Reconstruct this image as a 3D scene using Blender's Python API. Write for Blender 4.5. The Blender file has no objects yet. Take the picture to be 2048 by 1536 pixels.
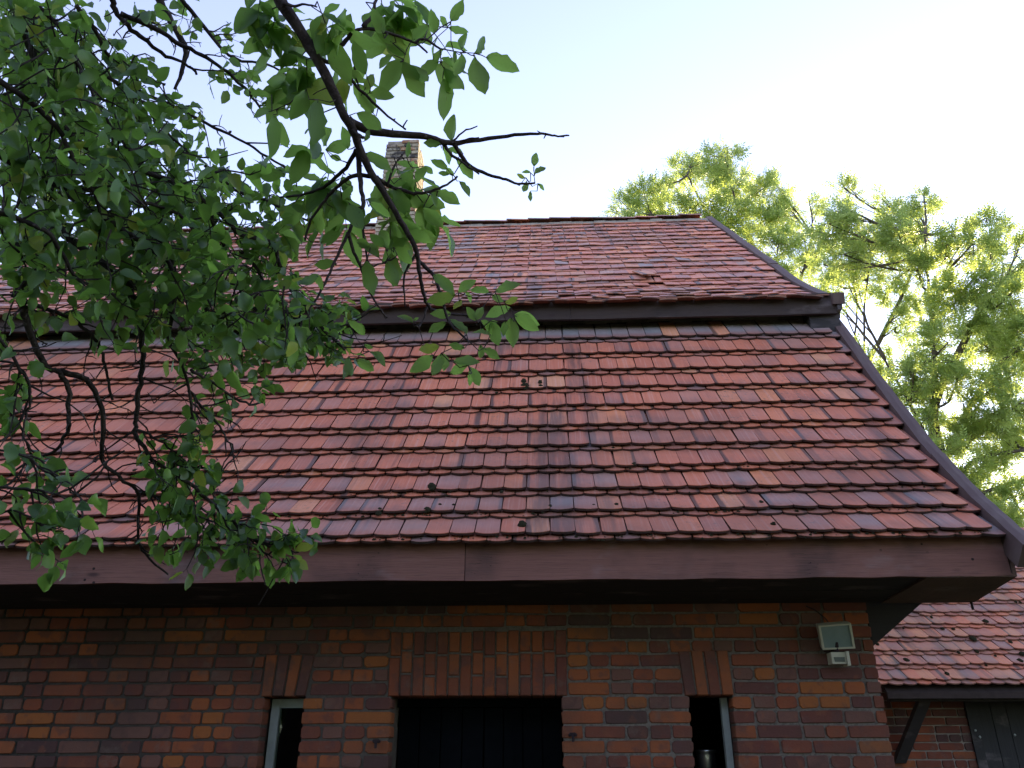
import bpy, math, random
import numpy as np
from mathutils import Vector, Matrix, noise

# ------------------------------------------------------------------ camera, sky, sun, exposure
scene = bpy.context.scene
CAMZ = 1.65
F_PX, PITCH, YAW = 1600.0, math.radians(25.0), math.radians(2.6)
cam_data = bpy.data.cameras.new('camera')
cam = bpy.data.objects.new('camera', cam_data)
scene.collection.objects.link(cam)
cam.location = (0, 0, CAMZ)
cam.rotation_euler = (math.radians(90) + PITCH, 0, YAW)
cam_data.sensor_width = 36.0
cam_data.lens = 36.0 * F_PX / 2048.0
cam_data.clip_start, cam_data.clip_end = 0.05, 2000.0
scene.camera = cam

SUN_AZ, SUN_EL = math.radians(31.0), math.radians(16.0)   # azimuth measured from +Y towards +X
world = bpy.data.worlds.new('World'); scene.world = world; world.use_nodes = True
wn = world.node_tree.nodes; wl = world.node_tree.links; wn.clear()
sky = wn.new('ShaderNodeTexSky'); sky.sky_type = 'NISHITA'; sky.sun_disc = False
sky.sun_elevation = SUN_EL; sky.sun_rotation = SUN_AZ
sky.altitude = 100; sky.air_density = 1.0; sky.dust_density = 0.1; sky.ozone_density = 2.0
bg = wn.new('ShaderNodeBackground'); bg.inputs['Strength'].default_value = 0.15
wo = wn.new('ShaderNodeOutputWorld')
hs = wn.new('ShaderNodeHueSaturation'); hs.inputs['Hue'].default_value = 0.523; hs.inputs['Saturation'].default_value = 0.74; hs.inputs['Value'].default_value = 1.0      # whole sky's colour paled and tinted, standing in for haze
wl.new(sky.outputs[0], hs.inputs['Color']); wl.new(hs.outputs[0], bg.inputs['Color']); wl.new(bg.outputs[0], wo.inputs['Surface'])
sd = bpy.data.lights.new('sun', 'SUN'); sd.energy = 5.0; sd.angle = math.radians(0.5); sd.color = (1.0, 0.80, 0.46)
sun = bpy.data.objects.new('sun', sd); scene.collection.objects.link(sun)
sdir = Vector((math.sin(SUN_AZ) * math.cos(SUN_EL), math.cos(SUN_AZ) * math.cos(SUN_EL), math.sin(SUN_EL)))
sun.rotation_euler = sdir.to_track_quat('Z', 'Y').to_euler(); sun.location = (20, 30, 20)
vs = scene.view_settings
vs.view_transform = 'Standard'; vs.look = 'None'; vs.exposure = 1.92; vs.gamma = 1.0; vs.use_curve_mapping = False
scene.cycles.max_bounces = 8; scene.cycles.transparent_max_bounces = 12
scene.cycles.use_denoising = True

# ------------------------------------------------------------------ helpers
R = random.Random(7)
COL = scene.collection
def ray(x, y):
    u, v = x - 1024.0, 768.0 - y
    a, b, c = u, F_PX * math.cos(PITCH) - v * math.sin(PITCH), F_PX * math.sin(PITCH) + v * math.cos(PITCH)
    return Vector((a * math.cos(YAW) - b * math.sin(YAW), a * math.sin(YAW) + b * math.cos(YAW), c))
def onY(x, y, Y):
    r = ray(x, y); return r * (Y / r.y) + Vector((0, 0, CAMZ))
def onX(x, y, X):
    r = ray(x, y); return r * (X / r.x) + Vector((0, 0, CAMZ))
def at(x, y, d):                       # point seen at that place, d metres deep along the lens axis
    return ray(x, y) * (d / F_PX) + Vector((0, 0, CAMZ))
def project(p):
    q = Vector(p) - Vector((0, 0, CAMZ))
    x = q.x * math.cos(YAW) + q.y * math.sin(YAW); y = -q.x * math.sin(YAW) + q.y * math.cos(YAW)
    d = y * math.cos(PITCH) + q.z * math.sin(PITCH); v = -y * math.sin(PITCH) + q.z * math.cos(PITCH)
    return 1024 + F_PX * x / d, 768 - F_PX * v / d, d
def lerp(a, b, t): return a + (b - a) * t

WLOC = {}
def place(o, parent):
    COL.objects.link(o)
    if parent is not None:
        o.parent = parent
        o.matrix_parent_inverse = Matrix.Translation(-Vector(WLOC.get(parent.name, (0, 0, 0))))
def empty(name, loc):
    o = bpy.data.objects.new(name, None); o.empty_display_size = 0.3
    COL.objects.link(o); o.location = loc; WLOC[o.name] = tuple(loc); return o
def tag(o, label=None, cat=None, group=None, kind=None):
    if label: o['label'] = label
    if cat: o['category'] = cat
    if group: o['group'] = group
    if kind: o['kind'] = kind
    return o

class MB:
    """collects geometry with per-point attributes rnd, dark, tuv and becomes one mesh"""
    def __init__(s): s.v = []; s.f = []; s.r = []; s.d = []; s.t = []; s.n = 0
    def add(s, v, f, rnd=0.5, dark=0.0, tuv=None):
        v = np.asarray(v, float).reshape(-1, 3); k = len(v)
        s.v.append(v); s.f.extend([tuple(i + s.n for i in q) for q in f])
        s.r.append(np.full(k, rnd)); s.d.append(np.full(k, dark))
        s.t.append(np.zeros((k, 3)) if tuv is None else np.asarray(tuv, float).reshape(-1, 3)); s.n += k
    def box(s, x0, x1, y0, y1, z0, z1, rnd=0.5, dark=0.0):
        v = [(x0, y0, z0), (x1, y0, z0), (x1, y1, z0), (x0, y1, z0), (x0, y0, z1), (x1, y0, z1), (x1, y1, z1), (x0, y1, z1)]
        s.add(v, BOXF, rnd, dark, v)
    def prism(s, poly, d, rnd=0.5):                     # polygon of points pushed along vector d
        k = len(poly); a = [Vector(p) for p in poly]; b = [p + Vector(d) for p in a]
        f = [tuple(range(k))[::-1], tuple(range(k, 2 * k))] + [(i, (i + 1) % k, k + (i + 1) % k, k + i) for i in range(k)]
        s.add([tuple(p) for p in a + b], f, rnd, 0.0, [tuple(p) for p in a + b])
    def tube(s, pts, radii, sides=6, knob=0.0, rnd=0.5, cap=True):
        pts = [Vector(p) for p in pts]; k = len(pts)
        vs_ = []; tv = []; ref = Vector((0.31, 0.52, 0.79)); L = 0.0
        for i, p in enumerate(pts):
            t = (pts[min(i + 1, k - 1)] - pts[max(i - 1, 0)])
            if t.length < 1e-9: t = Vector((0, 0, 1))
            t.normalize()
            a = ref - t * ref.dot(t)
            if a.length < 1e-3: a = Vector((1, 0, 0)) - t * t.x
            a.normalize(); ref = a; b = t.cross(a)
            if i: L += (pts[i] - pts[i - 1]).length
            for j in range(sides):
                q = 2 * math.pi * j / sides; rr = radii[i] * (1 + knob * R.uniform(-1, 1))
                vs_.append(p + a * (math.cos(q) * rr) + b * (math.sin(q) * rr)); tv.append((j / sides, L, 0))
        f = [(i * sides + j, i * sides + (j + 1) % sides, (i + 1) * sides + (j + 1) % sides, (i + 1) * sides + j) for i in range(k - 1) for j in range(sides)]
        if cap: f += [tuple(range(sides))[::-1], tuple((k - 1) * sides + j for j in range(sides))]
        s.add([tuple(p) for p in vs_], f, rnd, 0.0, tv)
    def mesh(s, name, mat, smooth=False):
        me = bpy.data.meshes.new(name)
        V = np.concatenate(s.v) if s.v else np.zeros((0, 3))
        me.from_pydata(V.tolist(), [], s.f); me.materials.append(mat)
        for nm, arr in (('rnd', s.r), ('dark', s.d)):
            a = me.attributes.new(nm, 'FLOAT', 'POINT'); a.data.foreach_set('value', np.concatenate(arr).astype(np.float32))
        a = me.attributes.new('tuv', 'FLOAT_VECTOR', 'POINT'); a.data.foreach_set('vector', np.concatenate(s.t).astype(np.float32).ravel())
        if smooth: me.polygons.foreach_set('use_smooth', [True] * len(me.polygons))
        me.update(); return me
    def build(s, name, mat, parent=None, smooth=False, kind=None):
        o = bpy.data.objects.new(name, s.mesh(name, mat, smooth)); place(o, parent)
        if kind: o['kind'] = kind
        return o
BOXF = [(0, 3, 2, 1), (4, 5, 6, 7), (0, 1, 5, 4), (1, 2, 6, 5), (2, 3, 7, 6), (3, 0, 4, 7)]
def recalc(o):
    import bmesh
    bm = bmesh.new(); bm.from_mesh(o.data); bmesh.ops.recalc_face_normals(bm, faces=bm.faces[:]); bm.to_mesh(o.data); bm.free()
    return o

# ------------------------------------------------------------------ materials
class NT:
    def __init__(s, name):
        s.m = bpy.data.materials.new(name); s.m.use_nodes = True
        s.t = s.m.node_tree; s.t.nodes.clear(); s.out = s.n('ShaderNodeOutputMaterial')
    def n(s, kind, **kw):
        q = s.t.nodes.new(kind)
        for k, v in kw.items():
            if k.startswith('_'): setattr(q, k[1:], v)
            else:
                key = int(k[1:]) if k[0] == 'i' and k[1:].isdigit() else k.replace('__', ' ')
                s.put(q, key, v)
        return q
    def put(s, q, key, v):
        i = q.inputs[key]
        if isinstance(v, bpy.types.NodeSocket): s.t.links.new(v, i)
        elif isinstance(v, bpy.types.Node): s.t.links.new(v.outputs[0], i)
        else: i.default_value = v
    def attr(s, name, vec=False):
        q = s.n('ShaderNodeAttribute', _attribute_name=name); return q.outputs['Vector' if vec else 'Fac']
    def math(s, op, a, b=None, c=None, clamp=False):
        q = s.n('ShaderNodeMath', _operation=op, _use_clamp=clamp); s.put(q, 0, a)
        if b is not None: s.put(q, 1, b)
        if c is not None: s.put(q, 2, c)
        return q.outputs[0]
    def step(s, x, a, b):
        q = s.n('ShaderNodeMapRange', _interpolation_type='SMOOTHSTEP'); s.put(q, 0, x); s.put(q, 1, a); s.put(q, 2, b); return q.outputs[0]
    def noise(s, vec, scale, detail=4.0, rough=0.55):
        return s.n('ShaderNodeTexNoise', Vector=vec, Scale=scale, Detail=detail, Roughness=rough).outputs['Fac']
    def vmul(s, v, xyz):
        q = s.n('ShaderNodeVectorMath', _operation='MULTIPLY'); s.put(q, 0, v); q.inputs[1].default_value = xyz; return q.outputs[0]
    def vadd(s, v, w):
        q = s.n('ShaderNodeVectorMath', _operation='ADD'); s.put(q, 0, v); s.put(q, 1, w); return q.outputs[0]
    def mix(s, fac, a, b, mode='MIX'):
        q = s.n('ShaderNodeMix', _data_type='RGBA', _blend_type=mode); s.put(q, 0, fac)
        s.put(q, 6, a if not isinstance(a, tuple) else (*a, 1)); s.put(q, 7, b if not isinstance(b, tuple) else (*b, 1)); return q.outputs[2]
    def ramp(s, x, stops, const=False):
        q = s.n('ShaderNodeValToRGB', Fac=x); e = q.color_ramp.elements
        if const: q.color_ramp.interpolation = 'CONSTANT'
        while len(e) < len(stops): e.new(0.5)
        for el, (p, c) in zip(e, stops): el.position = p; el.color = (*c, 1)
        return q.outputs[0]
    def bump(s, h, strength, dist=0.01):
        return s.n('ShaderNodeBump', Height=h, Strength=strength, Distance=dist).outputs[0]
    def bsdf(s, color, rough=0.8, spec=0.3, normal=None, metal=0.0):
        q = s.n('ShaderNodeBsdfPrincipled'); s.put(q, 'Base Color', color if not isinstance(color, tuple) else (*color, 1))
        s.put(q, 'Roughness', rough); s.put(q, 'Specular IOR Level', spec); s.put(q, 'Metallic', metal)
        if normal is not None: s.put(q, 'Normal', normal)
        return q
    def done(s, shader):
        s.t.links.new(shader.outputs[0] if isinstance(shader, bpy.types.Node) else shader, s.out.inputs['Surface']); return s.m
def fract(t, x, k): return t.math('FRACT', t.math('MULTIPLY', x, k))

def mat_tile(name, hue=0.0, old=0.0):
    t = NT(name); rnd = t.attr('rnd'); dark = t.attr('dark'); uv = t.attr('tuv', True)
    pos = t.n('ShaderNodeNewGeometry').outputs['Position']
    r2 = fract(t, rnd, 17.31); r3 = fract(t, rnd, 43.7); r4 = fract(t, rnd, 91.3)
    base = t.ramp(rnd, [(0.0, (0.46, 0.140, 0.085)), (0.3, (0.56, 0.168, 0.092)), (0.62, (0.62, 0.190, 0.098)), (0.85, (0.66, 0.235, 0.104)), (0.955, (0.63, 0.25, 0.135)), (1.0, (0.65, 0.285, 0.15))])
    shift = t.n('ShaderNodeCombineXYZ', X=t.math('MULTIPLY', rnd, 57.0), Y=t.math('MULTIPLY', r2, 31.0), Z=0.0).outputs[0]
    uvs = t.vadd(t.vmul(uv, (1, 1, 0)), shift)
    # pressed ribs running down the tile, worn pale
    rib = t.noise(t.vmul(uvs, (11.0, 0.5, 1)), 1.0, 3.0, 0.6)
    base = t.mix(t.math('MULTIPLY', t.step(rib, 0.50, 0.68), 0.42 - 0.22 * old), base, (0.66, 0.36, 0.29))
    base = t.mix(t.math('MULTIPLY', t.step(rib, 0.46, 0.30), 0.25), base, (0.30, 0.105, 0.085))
    # smoky kiln marks along one long edge
    u = t.n('ShaderNodeSeparateXYZ', Vector=uv).outputs[0]; v = t.n('ShaderNodeSeparateXYZ', Vector=uv).outputs[1]
    wob = t.noise(t.vmul(uvs, (2.6, 0.9, 1)), 1.0, 4.0)
    edge = t.math('ADD', t.math('ABSOLUTE', t.math('SUBTRACT', u, t.math('MULTIPLY', t.step(r3, 0.3, 0.6), 1.0))), t.math('MULTIPLY', wob, 0.30))
    kiln = t.math('MULTIPLY', t.step(edge, 0.38, 0.25), t.step(r2, 0.68, 0.72))
    base = t.mix(t.math('MULTIPLY', kiln, 0.85), base, (0.080, 0.048, 0.042))
    # grey fade towards the lower edge on some, general grime
    fade = t.math('MULTIPLY', t.step(t.math('ADD', v, t.math('MULTIPLY', wob, 0.8)), 0.85, 0.30), t.step(r4, 0.60, 0.95))
    base = t.mix(t.math('MULTIPLY', fade, 0.45), base, (0.10, 0.085, 0.095))
    grime = t.noise(pos, 2.3, 6.0, 0.62)
    z = t.n('ShaderNodeSeparateXYZ', Vector=pos).outputs[2]
    base = t.mix(t.math('MULTIPLY', t.step(grime, 0.50, 0.72), 0.30 + 0.1 * old), base, (0.15, 0.088, 0.080))
    streak = t.noise(t.vmul(pos, (2.6, 0.22, 0.22)), 1.0, 5.0, 0.65)
    base = t.mix(t.math('MULTIPLY', t.step(streak, 0.54, 0.66), 0.72), base, (0.085, 0.055, 0.050))
    blotch = t.noise(pos, 0.9, 4.0, 0.6)
    base = t.mix(t.math('MULTIPLY', t.step(blotch, 0.48, 0.66), 0.42), base, (0.20, 0.105, 0.078))
    lich = t.noise(pos, 34.0, 5.0, 0.7)
    lm = t.math('MULTIPLY', t.step(lich, 0.56, 0.66), t.step(t.noise(pos, 1.7, 3.0), 0.46, 0.62))
    base = t.mix(t.math('MULTIPLY', lm, 0.7), base, (0.09, 0.09, 0.075))
    pale = t.noise(pos, 55.0, 2.0, 0.5)
    base = t.mix(t.math('MULTIPLY', t.step(pale, 0.74, 0.80), 0.55), base, (0.46, 0.42, 0.40))
    # slate-dark tiles
    dk = t.mix(t.noise(uvs, 3.0), (0.16, 0.155, 0.165), (0.28, 0.255, 0.255))
    dk = t.mix(t.math('MULTIPLY', t.step(v, 0.30, 0.04), 0.7), dk, (0.24, 0.10, 0.08))
    base = t.mix(dark, base, dk)
    # black algae on the cut edges, blackened further to paint shadow slits between courses
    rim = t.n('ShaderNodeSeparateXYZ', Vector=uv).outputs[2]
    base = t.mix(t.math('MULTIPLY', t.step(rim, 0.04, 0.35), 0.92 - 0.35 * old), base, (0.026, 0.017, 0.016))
    h = t.math('ADD', t.math('MULTIPLY', rib, 0.8), t.math('MULTIPLY', lich, 0.5))
    return t.done(t.bsdf(base, t.math('ADD', 0.50 if not old else 0.38, t.math('MULTIPLY', grime, 0.3)), 0.35 + 0.3 * old, t.bump(h, 0.35, 0.006)))

def mat_brick(name):
    t = NT(name); rnd = t.attr('rnd'); tuv = t.attr('tuv', True)
    pos = t.n('ShaderNodeNewGeometry').outputs['Position']
    pal = [(0.0, (0.30, 0.090, 0.036)), (0.10, (0.27, 0.080, 0.036)), (0.2, (0.235, 0.068, 0.036)), (0.36, (0.185, 0.058, 0.038)), (0.52, (0.150, 0.050, 0.038)),
           (0.66, (0.120, 0.050, 0.043)), (0.76, (0.165, 0.078, 0.062)), (0.86, (0.085, 0.045, 0.044)), (0.96, (0.055, 0.038, 0.042)), (0.98, (0.30, 0.100, 0.034))]
    base = t.ramp(rnd, pal, True)
    sh = t.n('ShaderNodeCombineXYZ', X=t.math('MULTIPLY', rnd, 91.0), Y=t.math('MULTIPLY', rnd, 37.0), Z=0.0).outputs[0]
    n1 = t.noise(t.vadd(t.vmul(tuv, (1, 1, 1)), sh), 9.0, 3.0)
    base = t.mix(t.math('MULTIPLY', t.step(n1, 0.54, 0.66), 0.55), base, (0.105, 0.052, 0.050))
    base = t.mix(t.math('MULTIPLY', t.step(n1, 0.42, 0.32), 0.45), base, (0.25, 0.085, 0.045))
    soot = t.noise(pos, 1.6, 5.0, 0.6)
    base = t.mix(t.math('MULTIPLY', t.step(soot, 0.40, 0.66), 0.55), base, (0.080, 0.052, 0.044))
    smear = t.noise(pos, 5.5, 5.0, 0.7)
    base = t.mix(t.math('MULTIPLY', t.step(smear, 0.56, 0.70), 0.35), base, (0.17, 0.135, 0.115))
    pit = t.noise(pos, 70.0, 4.0, 0.65)
    base = t.mix(t.math('MULTIPLY', t.step(pit, 0.60, 0.74), 0.6), base, (0.09, 0.055, 0.05))
    salt = t.noise(pos, 26.0, 5.0, 0.7)
    base = t.mix(t.math('MULTIPLY', t.step(salt, 0.64, 0.78), 0.35), base, (0.38, 0.34, 0.32))
    return t.done(t.bsdf(base, 0.92, 0.2, t.bump(t.math('ADD', pit, t.math('MULTIPLY', salt, 0.6)), 0.6, 0.005)))

def mat_mortar(name):
    t = NT(name); pos = t.n('ShaderNodeNewGeometry').outputs['Position']
    a = t.noise(pos, 1.1, 4.0); b = t.noise(pos, 40.0, 6.0, 0.7); x = t.n('ShaderNodeSeparateXYZ', Vector=pos).outputs[0]
    m = t.step(t.math('ADD', t.math('MULTIPLY', a, 2.2), t.math('MULTIPLY', x, 0.55)), -0.9, 1.5)
    c = t.mix(m, (0.042, 0.036, 0.031), (0.18, 0.152, 0.132))
    c = t.mix(t.step(b, 0.44, 0.60), c, t.mix(0.55, c, (0.07, 0.065, 0.06)))
    return t.done(t.bsdf(c, 0.95, 0.15, t.bump(b, 0.9, 0.012)))

def mat_wood(name, c0, c1, axis=(0.6, 9, 14), rough=0.8, knots=True, dirt=(0.03, 0.027, 0.03), dirt_amt=0.4):
    t = NT(name); pos = t.n('ShaderNodeNewGeometry').outputs['Position']; rnd = t.attr('rnd')
    sh = t.n('ShaderNodeCombineXYZ', X=t.math('MULTIPLY', rnd, 33.0), Y=0.0, Z=t.math('MULTIPLY', rnd, 7.0)).outputs[0]
    p = t.vadd(pos, sh)
    g = t.noise(t.vmul(p, axis), 3.0, 6.0, 0.65); big = t.noise(p, 1.5, 4.0); fine = t.noise(t.vmul(p, (axis[0] * 4, axis[1] * 5, axis[2] * 5)), 3.0, 3.0)
    c = t.mix(g, c0, c1)
    c = t.mix(t.math('MULTIPLY', t.step(fine, 0.55, 0.7), 0.35), c, dirt)
    c = t.mix(t.math('MULTIPLY', t.step(big, 0.45, 0.68), dirt_amt), c, dirt)
    pale = t.noise(t.vmul(p, (2.2, 3, 5)), 1.0, 5.0)
    c = t.mix(t.math('MULTIPLY', t.step(pale, 0.56, 0.72), 0.30), c, (0.30, 0.24, 0.25))
    if knots:
        vo = t.n('ShaderNodeTexVoronoi', Vector=t.vmul(p, (1.9, 4.0, 5.5)), Scale=1.0).outputs['Distance']
        c = t.mix(t.math('MULTIPLY', t.step(vo, 0.11, 0.03), 0.75), c, (0.035, 0.02, 0.022))
        v2 = t.n('ShaderNodeTexVoronoi', Vector=t.vmul(p, (16, 16, 18)), Scale=1.0).outputs['Distance']
        c = t.mix(t.math('MULTIPLY', t.step(v2, 0.17, 0.11), t.step(t.noise(p, 2.2, 2.0), 0.56, 0.64)), c, (0.02, 0.012, 0.012))
        ck = t.noise(t.vmul(p, (1.6, 10, 30)), 1.3, 2.0)
        c = t.mix(t.math('MULTIPLY', t.step(t.math('ABSOLUTE', t.math('SUBTRACT', ck, 0.5)), 0.006, 0.002), t.step(big, 0.5, 0.6)), c, (0.015, 0.01, 0.01))
    return t.done(t.bsdf(c, rough, 0.3, t.bump(t.math('ADD', g, fine), 0.45, 0.006)))

def mat_metal(name, c, rough=0.5, streak=(0.2, 0.18, 0.17), metal=0.0, spec=0.4):
    t = NT(name); pos = t.n('ShaderNodeNewGeometry').outputs['Position']
    a = t.noise(t.vmul(pos, (6, 2, 2)), 2.0, 5.0); b = t.noise(pos, 45.0, 3.0)
    col = t.mix(t.math('MULTIPLY', t.step(a, 0.45, 0.7), 0.6), c, streak)
    col = t.mix(t.math('MULTIPLY', t.step(b, 0.62, 0.72), 0.4), col, (0.10, 0.07, 0.06))
    return t.done(t.bsdf(col, t.math('ADD', rough, t.math('MULTIPLY', a, 0.2)), spec, t.bump(a, 0.3, 0.01), metal))

def mat_leaf(name, top, trans, young=(0.30, 0.36, 0.05), gloss=0.28, wtrans=0.5):
    t = NT(name); rnd = t.attr('rnd'); uv = t.attr('tuv', True)
    oi = t.n('ShaderNodeObjectInfo').outputs['Random']; q = fract(t, t.math('ADD', rnd, oi), 1.0)
    x = t.n('ShaderNodeSeparateXYZ', Vector=uv).outputs[0]; y = t.math('ABSOLUTE', t.n('ShaderNodeSeparateXYZ', Vector=uv).outputs[1])
    vein = t.math('MAXIMUM', t.step(y, 0.05, 0.0), t.math('MULTIPLY', t.step(t.math('ABSOLUTE', t.math('SUBTRACT', fract(t, t.math('SUBTRACT', x, t.math('MULTIPLY', y, 0.35)), 7.0), 0.5)), 0.10, 0.0), 0.55))
    blot = t.noise(t.vadd(uv, t.n('ShaderNodeCombineXYZ', X=t.math('MULTIPLY', q, 50.0)).outputs[0]), 4.0, 3.0)
    a = t.mix(t.math('MULTIPLY', q, 0.6), top, tuple(c * 0.62 for c in top)); a = t.mix(t.step(q, 0.90, 1.0), a, young)
    a = t.mix(t.math('MULTIPLY', vein, 0.55), a, tuple(min(1, c * 1.8 + 0.02) for c in top))
    a = t.mix(t.math('MULTIPLY', t.step(blot, 0.62, 0.74), 0.5), a, (0.10, 0.075, 0.03))
    b = t.mix(t.math('MULTIPLY', q, 0.55), trans, tuple(c * 0.6 for c in trans)); b = t.mix(t.step(q, 0.90, 1.0), b, tuple(c * 1.2 for c in young))
    b = t.mix(t.math('MULTIPLY', vein, 0.4), b, tuple(c * 0.5 for c in trans))
    b = t.mix(t.math('MULTIPLY', t.step(blot, 0.62, 0.74), 0.6), b, (0.09, 0.06, 0.02))
    d = t.bsdf(a, 0.36, gloss, t.bump(vein, 0.2, 0.004)); tr = t.n('ShaderNodeBsdfTranslucent', Color=b)
    mx = t.n('ShaderNodeMixShader', Fac=wtrans); t.t.links.new(d.outputs[0], mx.inputs[1]); t.t.links.new(tr.outputs[0], mx.inputs[2])
    return t.done(mx)

def mat_bark(name, c0, c1, scale=18.0):
    t = NT(name); pos = t.n('ShaderNodeNewGeometry').outputs['Position']
    n1 = t.noise(pos, scale, 5.0, 0.65); n2 = t.noise(pos, scale * 4, 3.0)
    c = t.mix(t.step(n1, 0.35, 0.7), c0, c1); c = t.mix(t.math('MULTIPLY', t.step(n2, 0.60, 0.72), 0.5), c, tuple(min(1, v * 2.4 + .03) for v in c1))
    return t.done(t.bsdf(c, 0.9, 0.2, t.bump(t.math('ADD', n1, n2), 0.8, 0.006)))

def mat_plain(name, c, rough=0.7, spec=0.3, metal=0.0, var=0.35, scale=14.0):
    t = NT(name); pos = t.n('ShaderNodeNewGeometry').outputs['Position']; n1 = t.noise(pos, scale, 5.0)
    col = t.mix(t.math('MULTIPLY', t.step(n1, 0.4, 0.7), var), c, tuple(v * 0.45 for v in c))
    return t.done(t.bsdf(col, rough, spec, t.bump(n1, 0.2, 0.004), metal))

M_TILE = mat_tile('terracotta_tile'); M_TILE_OLD = mat_tile('old_terracotta_tile', old=1.0)
M_BRICK = mat_brick('red_brick'); M_MORTAR = mat_mortar('lime_mortar')
M_FASCIA = mat_wood('stained_board', (0.165, 0.072, 0.056), (0.28, 0.130, 0.105), dirt_amt=0.65)
M_DARKWOOD = mat_wood('dark_board', (0.022, 0.019, 0.020), (0.040, 0.034, 0.034), knots=False)
M_UPFASCIA = mat_wood('upper_dark_board', (0.034, 0.022, 0.020), (0.066, 0.044, 0.038), dirt_amt=0.3)
M_ENDWOOD = mat_wood('brown_soffit_board', (0.09, 0.055, 0.045), (0.15, 0.09, 0.07), axis=(9, 0.7, 9))
M_PLANK = mat_wood('tarred_plank', (0.020, 0.021, 0.023), (0.040, 0.041, 0.043), axis=(9, 9, 0.5), knots=False)
M_FLASH = mat_metal('painted_sheet_metal', (0.105, 0.066, 0.062), 0.55, (0.15, 0.11, 0.10), spec=0.25)
M_RENDER = mat_plain('mortar_render', (0.27, 0.235, 0.205), 0.95, 0.12, var=0.7, scale=9.0)
M_UNDER = mat_plain('roof_underlay', (0.05, 0.038, 0.035), 0.95, 0.1)
M_DARK = mat_plain('dark_interior', (0.03, 0.03, 0.032), 0.9, 0.1)
M_FRAME = mat_plain('painted_window_frame', (0.33, 0.36, 0.36), 0.55, 0.35, var=0.3)
M_DOOR = mat_plain('unlit_interior_black', (0.005, 0.006, 0.008), 0.95, 0.03)  # near-black colour stands in for the dark of the open interior
M_MOSS = mat_plain('dark_moss', (0.030, 0.028, 0.016), 1.0, 0.05, var=0.6, scale=60.0)
M_LAMP = mat_plain('cream_plastic', (0.50, 0.47, 0.38), 0.55, 0.4, var=0.35)
M_LAMPDK = mat_plain('sensor_lens', (0.09, 0.10, 0.09), 0.3, 0.5, var=0.3)
M_STEEL = mat_plain('brushed_steel', (0.60, 0.60, 0.62), 0.32, 0.5, 1.0, 0.2)
M_IRON = mat_plain('rusty_iron', (0.035, 0.024, 0.028), 0.85, 0.2)
M_PEARBARK = mat_bark('pear_bark', (0.022, 0.017, 0.017), (0.052, 0.042, 0.040))
M_WALBARK = mat_bark('walnut_bark', (0.034, 0.024, 0.026), (0.075, 0.056, 0.056))
M_ASHBARK = mat_bark('ash_bark', (0.075, 0.062, 0.052), (0.14, 0.12, 0.10), 6.0)
M_PEAR = mat_leaf('pear_leaf', (0.050, 0.108, 0.040), (0.23, 0.44, 0.060), gloss=0.6, wtrans=0.52)
M_WAL = mat_leaf('walnut_leaf', (0.070, 0.145, 0.040), (0.32, 0.55, 0.10), gloss=0.35, wtrans=0.58)
M_ASH = mat_leaf('ash_leaf', (0.16, 0.245, 0.115), (0.56, 0.68, 0.18), young=(0.40, 0.46, 0.08), gloss=0.25, wtrans=0.62)
def mat_pane():
    t = NT('window_glass'); f = t.n('ShaderNodeFresnel', IOR=1.5); a = t.n('ShaderNodeBsdfTransparent', Color=(0.75, 0.82, 0.80, 1)); g = t.n('ShaderNodeBsdfGlossy', Roughness=0.03)
    mx = t.n('ShaderNodeMixShader', Fac=f.outputs[0]); t.t.links.new(a.outputs[0], mx.inputs[1]); t.t.links.new(g.outputs[0], mx.inputs[2]); return t.done(mx)
M_PANE = mat_pane()
def mat_lampglass():
    t = NT('frosted_lamp_glass'); pos = t.n('ShaderNodeNewGeometry').outputs['Position']; n1 = t.noise(pos, 7.0, 4.0)
    return t.done(t.bsdf(t.mix(n1, (0.13, 0.18, 0.18), (0.26, 0.31, 0.31)), 0.22, 0.6))
M_LAMPGLASS = mat_lampglass()
def mat_ground():
    t = NT('grassy_yard'); pos = t.n('ShaderNodeNewGeometry').outputs['Position']; n1 = t.noise(pos, 0.6, 6.0); n2 = t.noise(pos, 9.0, 5.0)
    c = t.mix(t.step(n1, 0.42, 0.6), (0.045, 0.065, 0.022), (0.095, 0.078, 0.055)); c = t.mix(t.math('MULTIPLY', n2, 0.5), c, (0.05, 0.05, 0.03))
    return t.done(t.bsdf(c, 0.95, 0.1, t.bump(n2, 0.5, 0.05)))
M_GROUND = mat_ground()

# ------------------------------------------------------------------ ground
g = MB(); g.add([(-600, -600, 0), (600, -600, 0), (600, 600, 0), (-600, 600, 0)], [(0, 1, 2, 3)])
tag(g.build('ground', M_GROUND), kind='structure')

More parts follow.
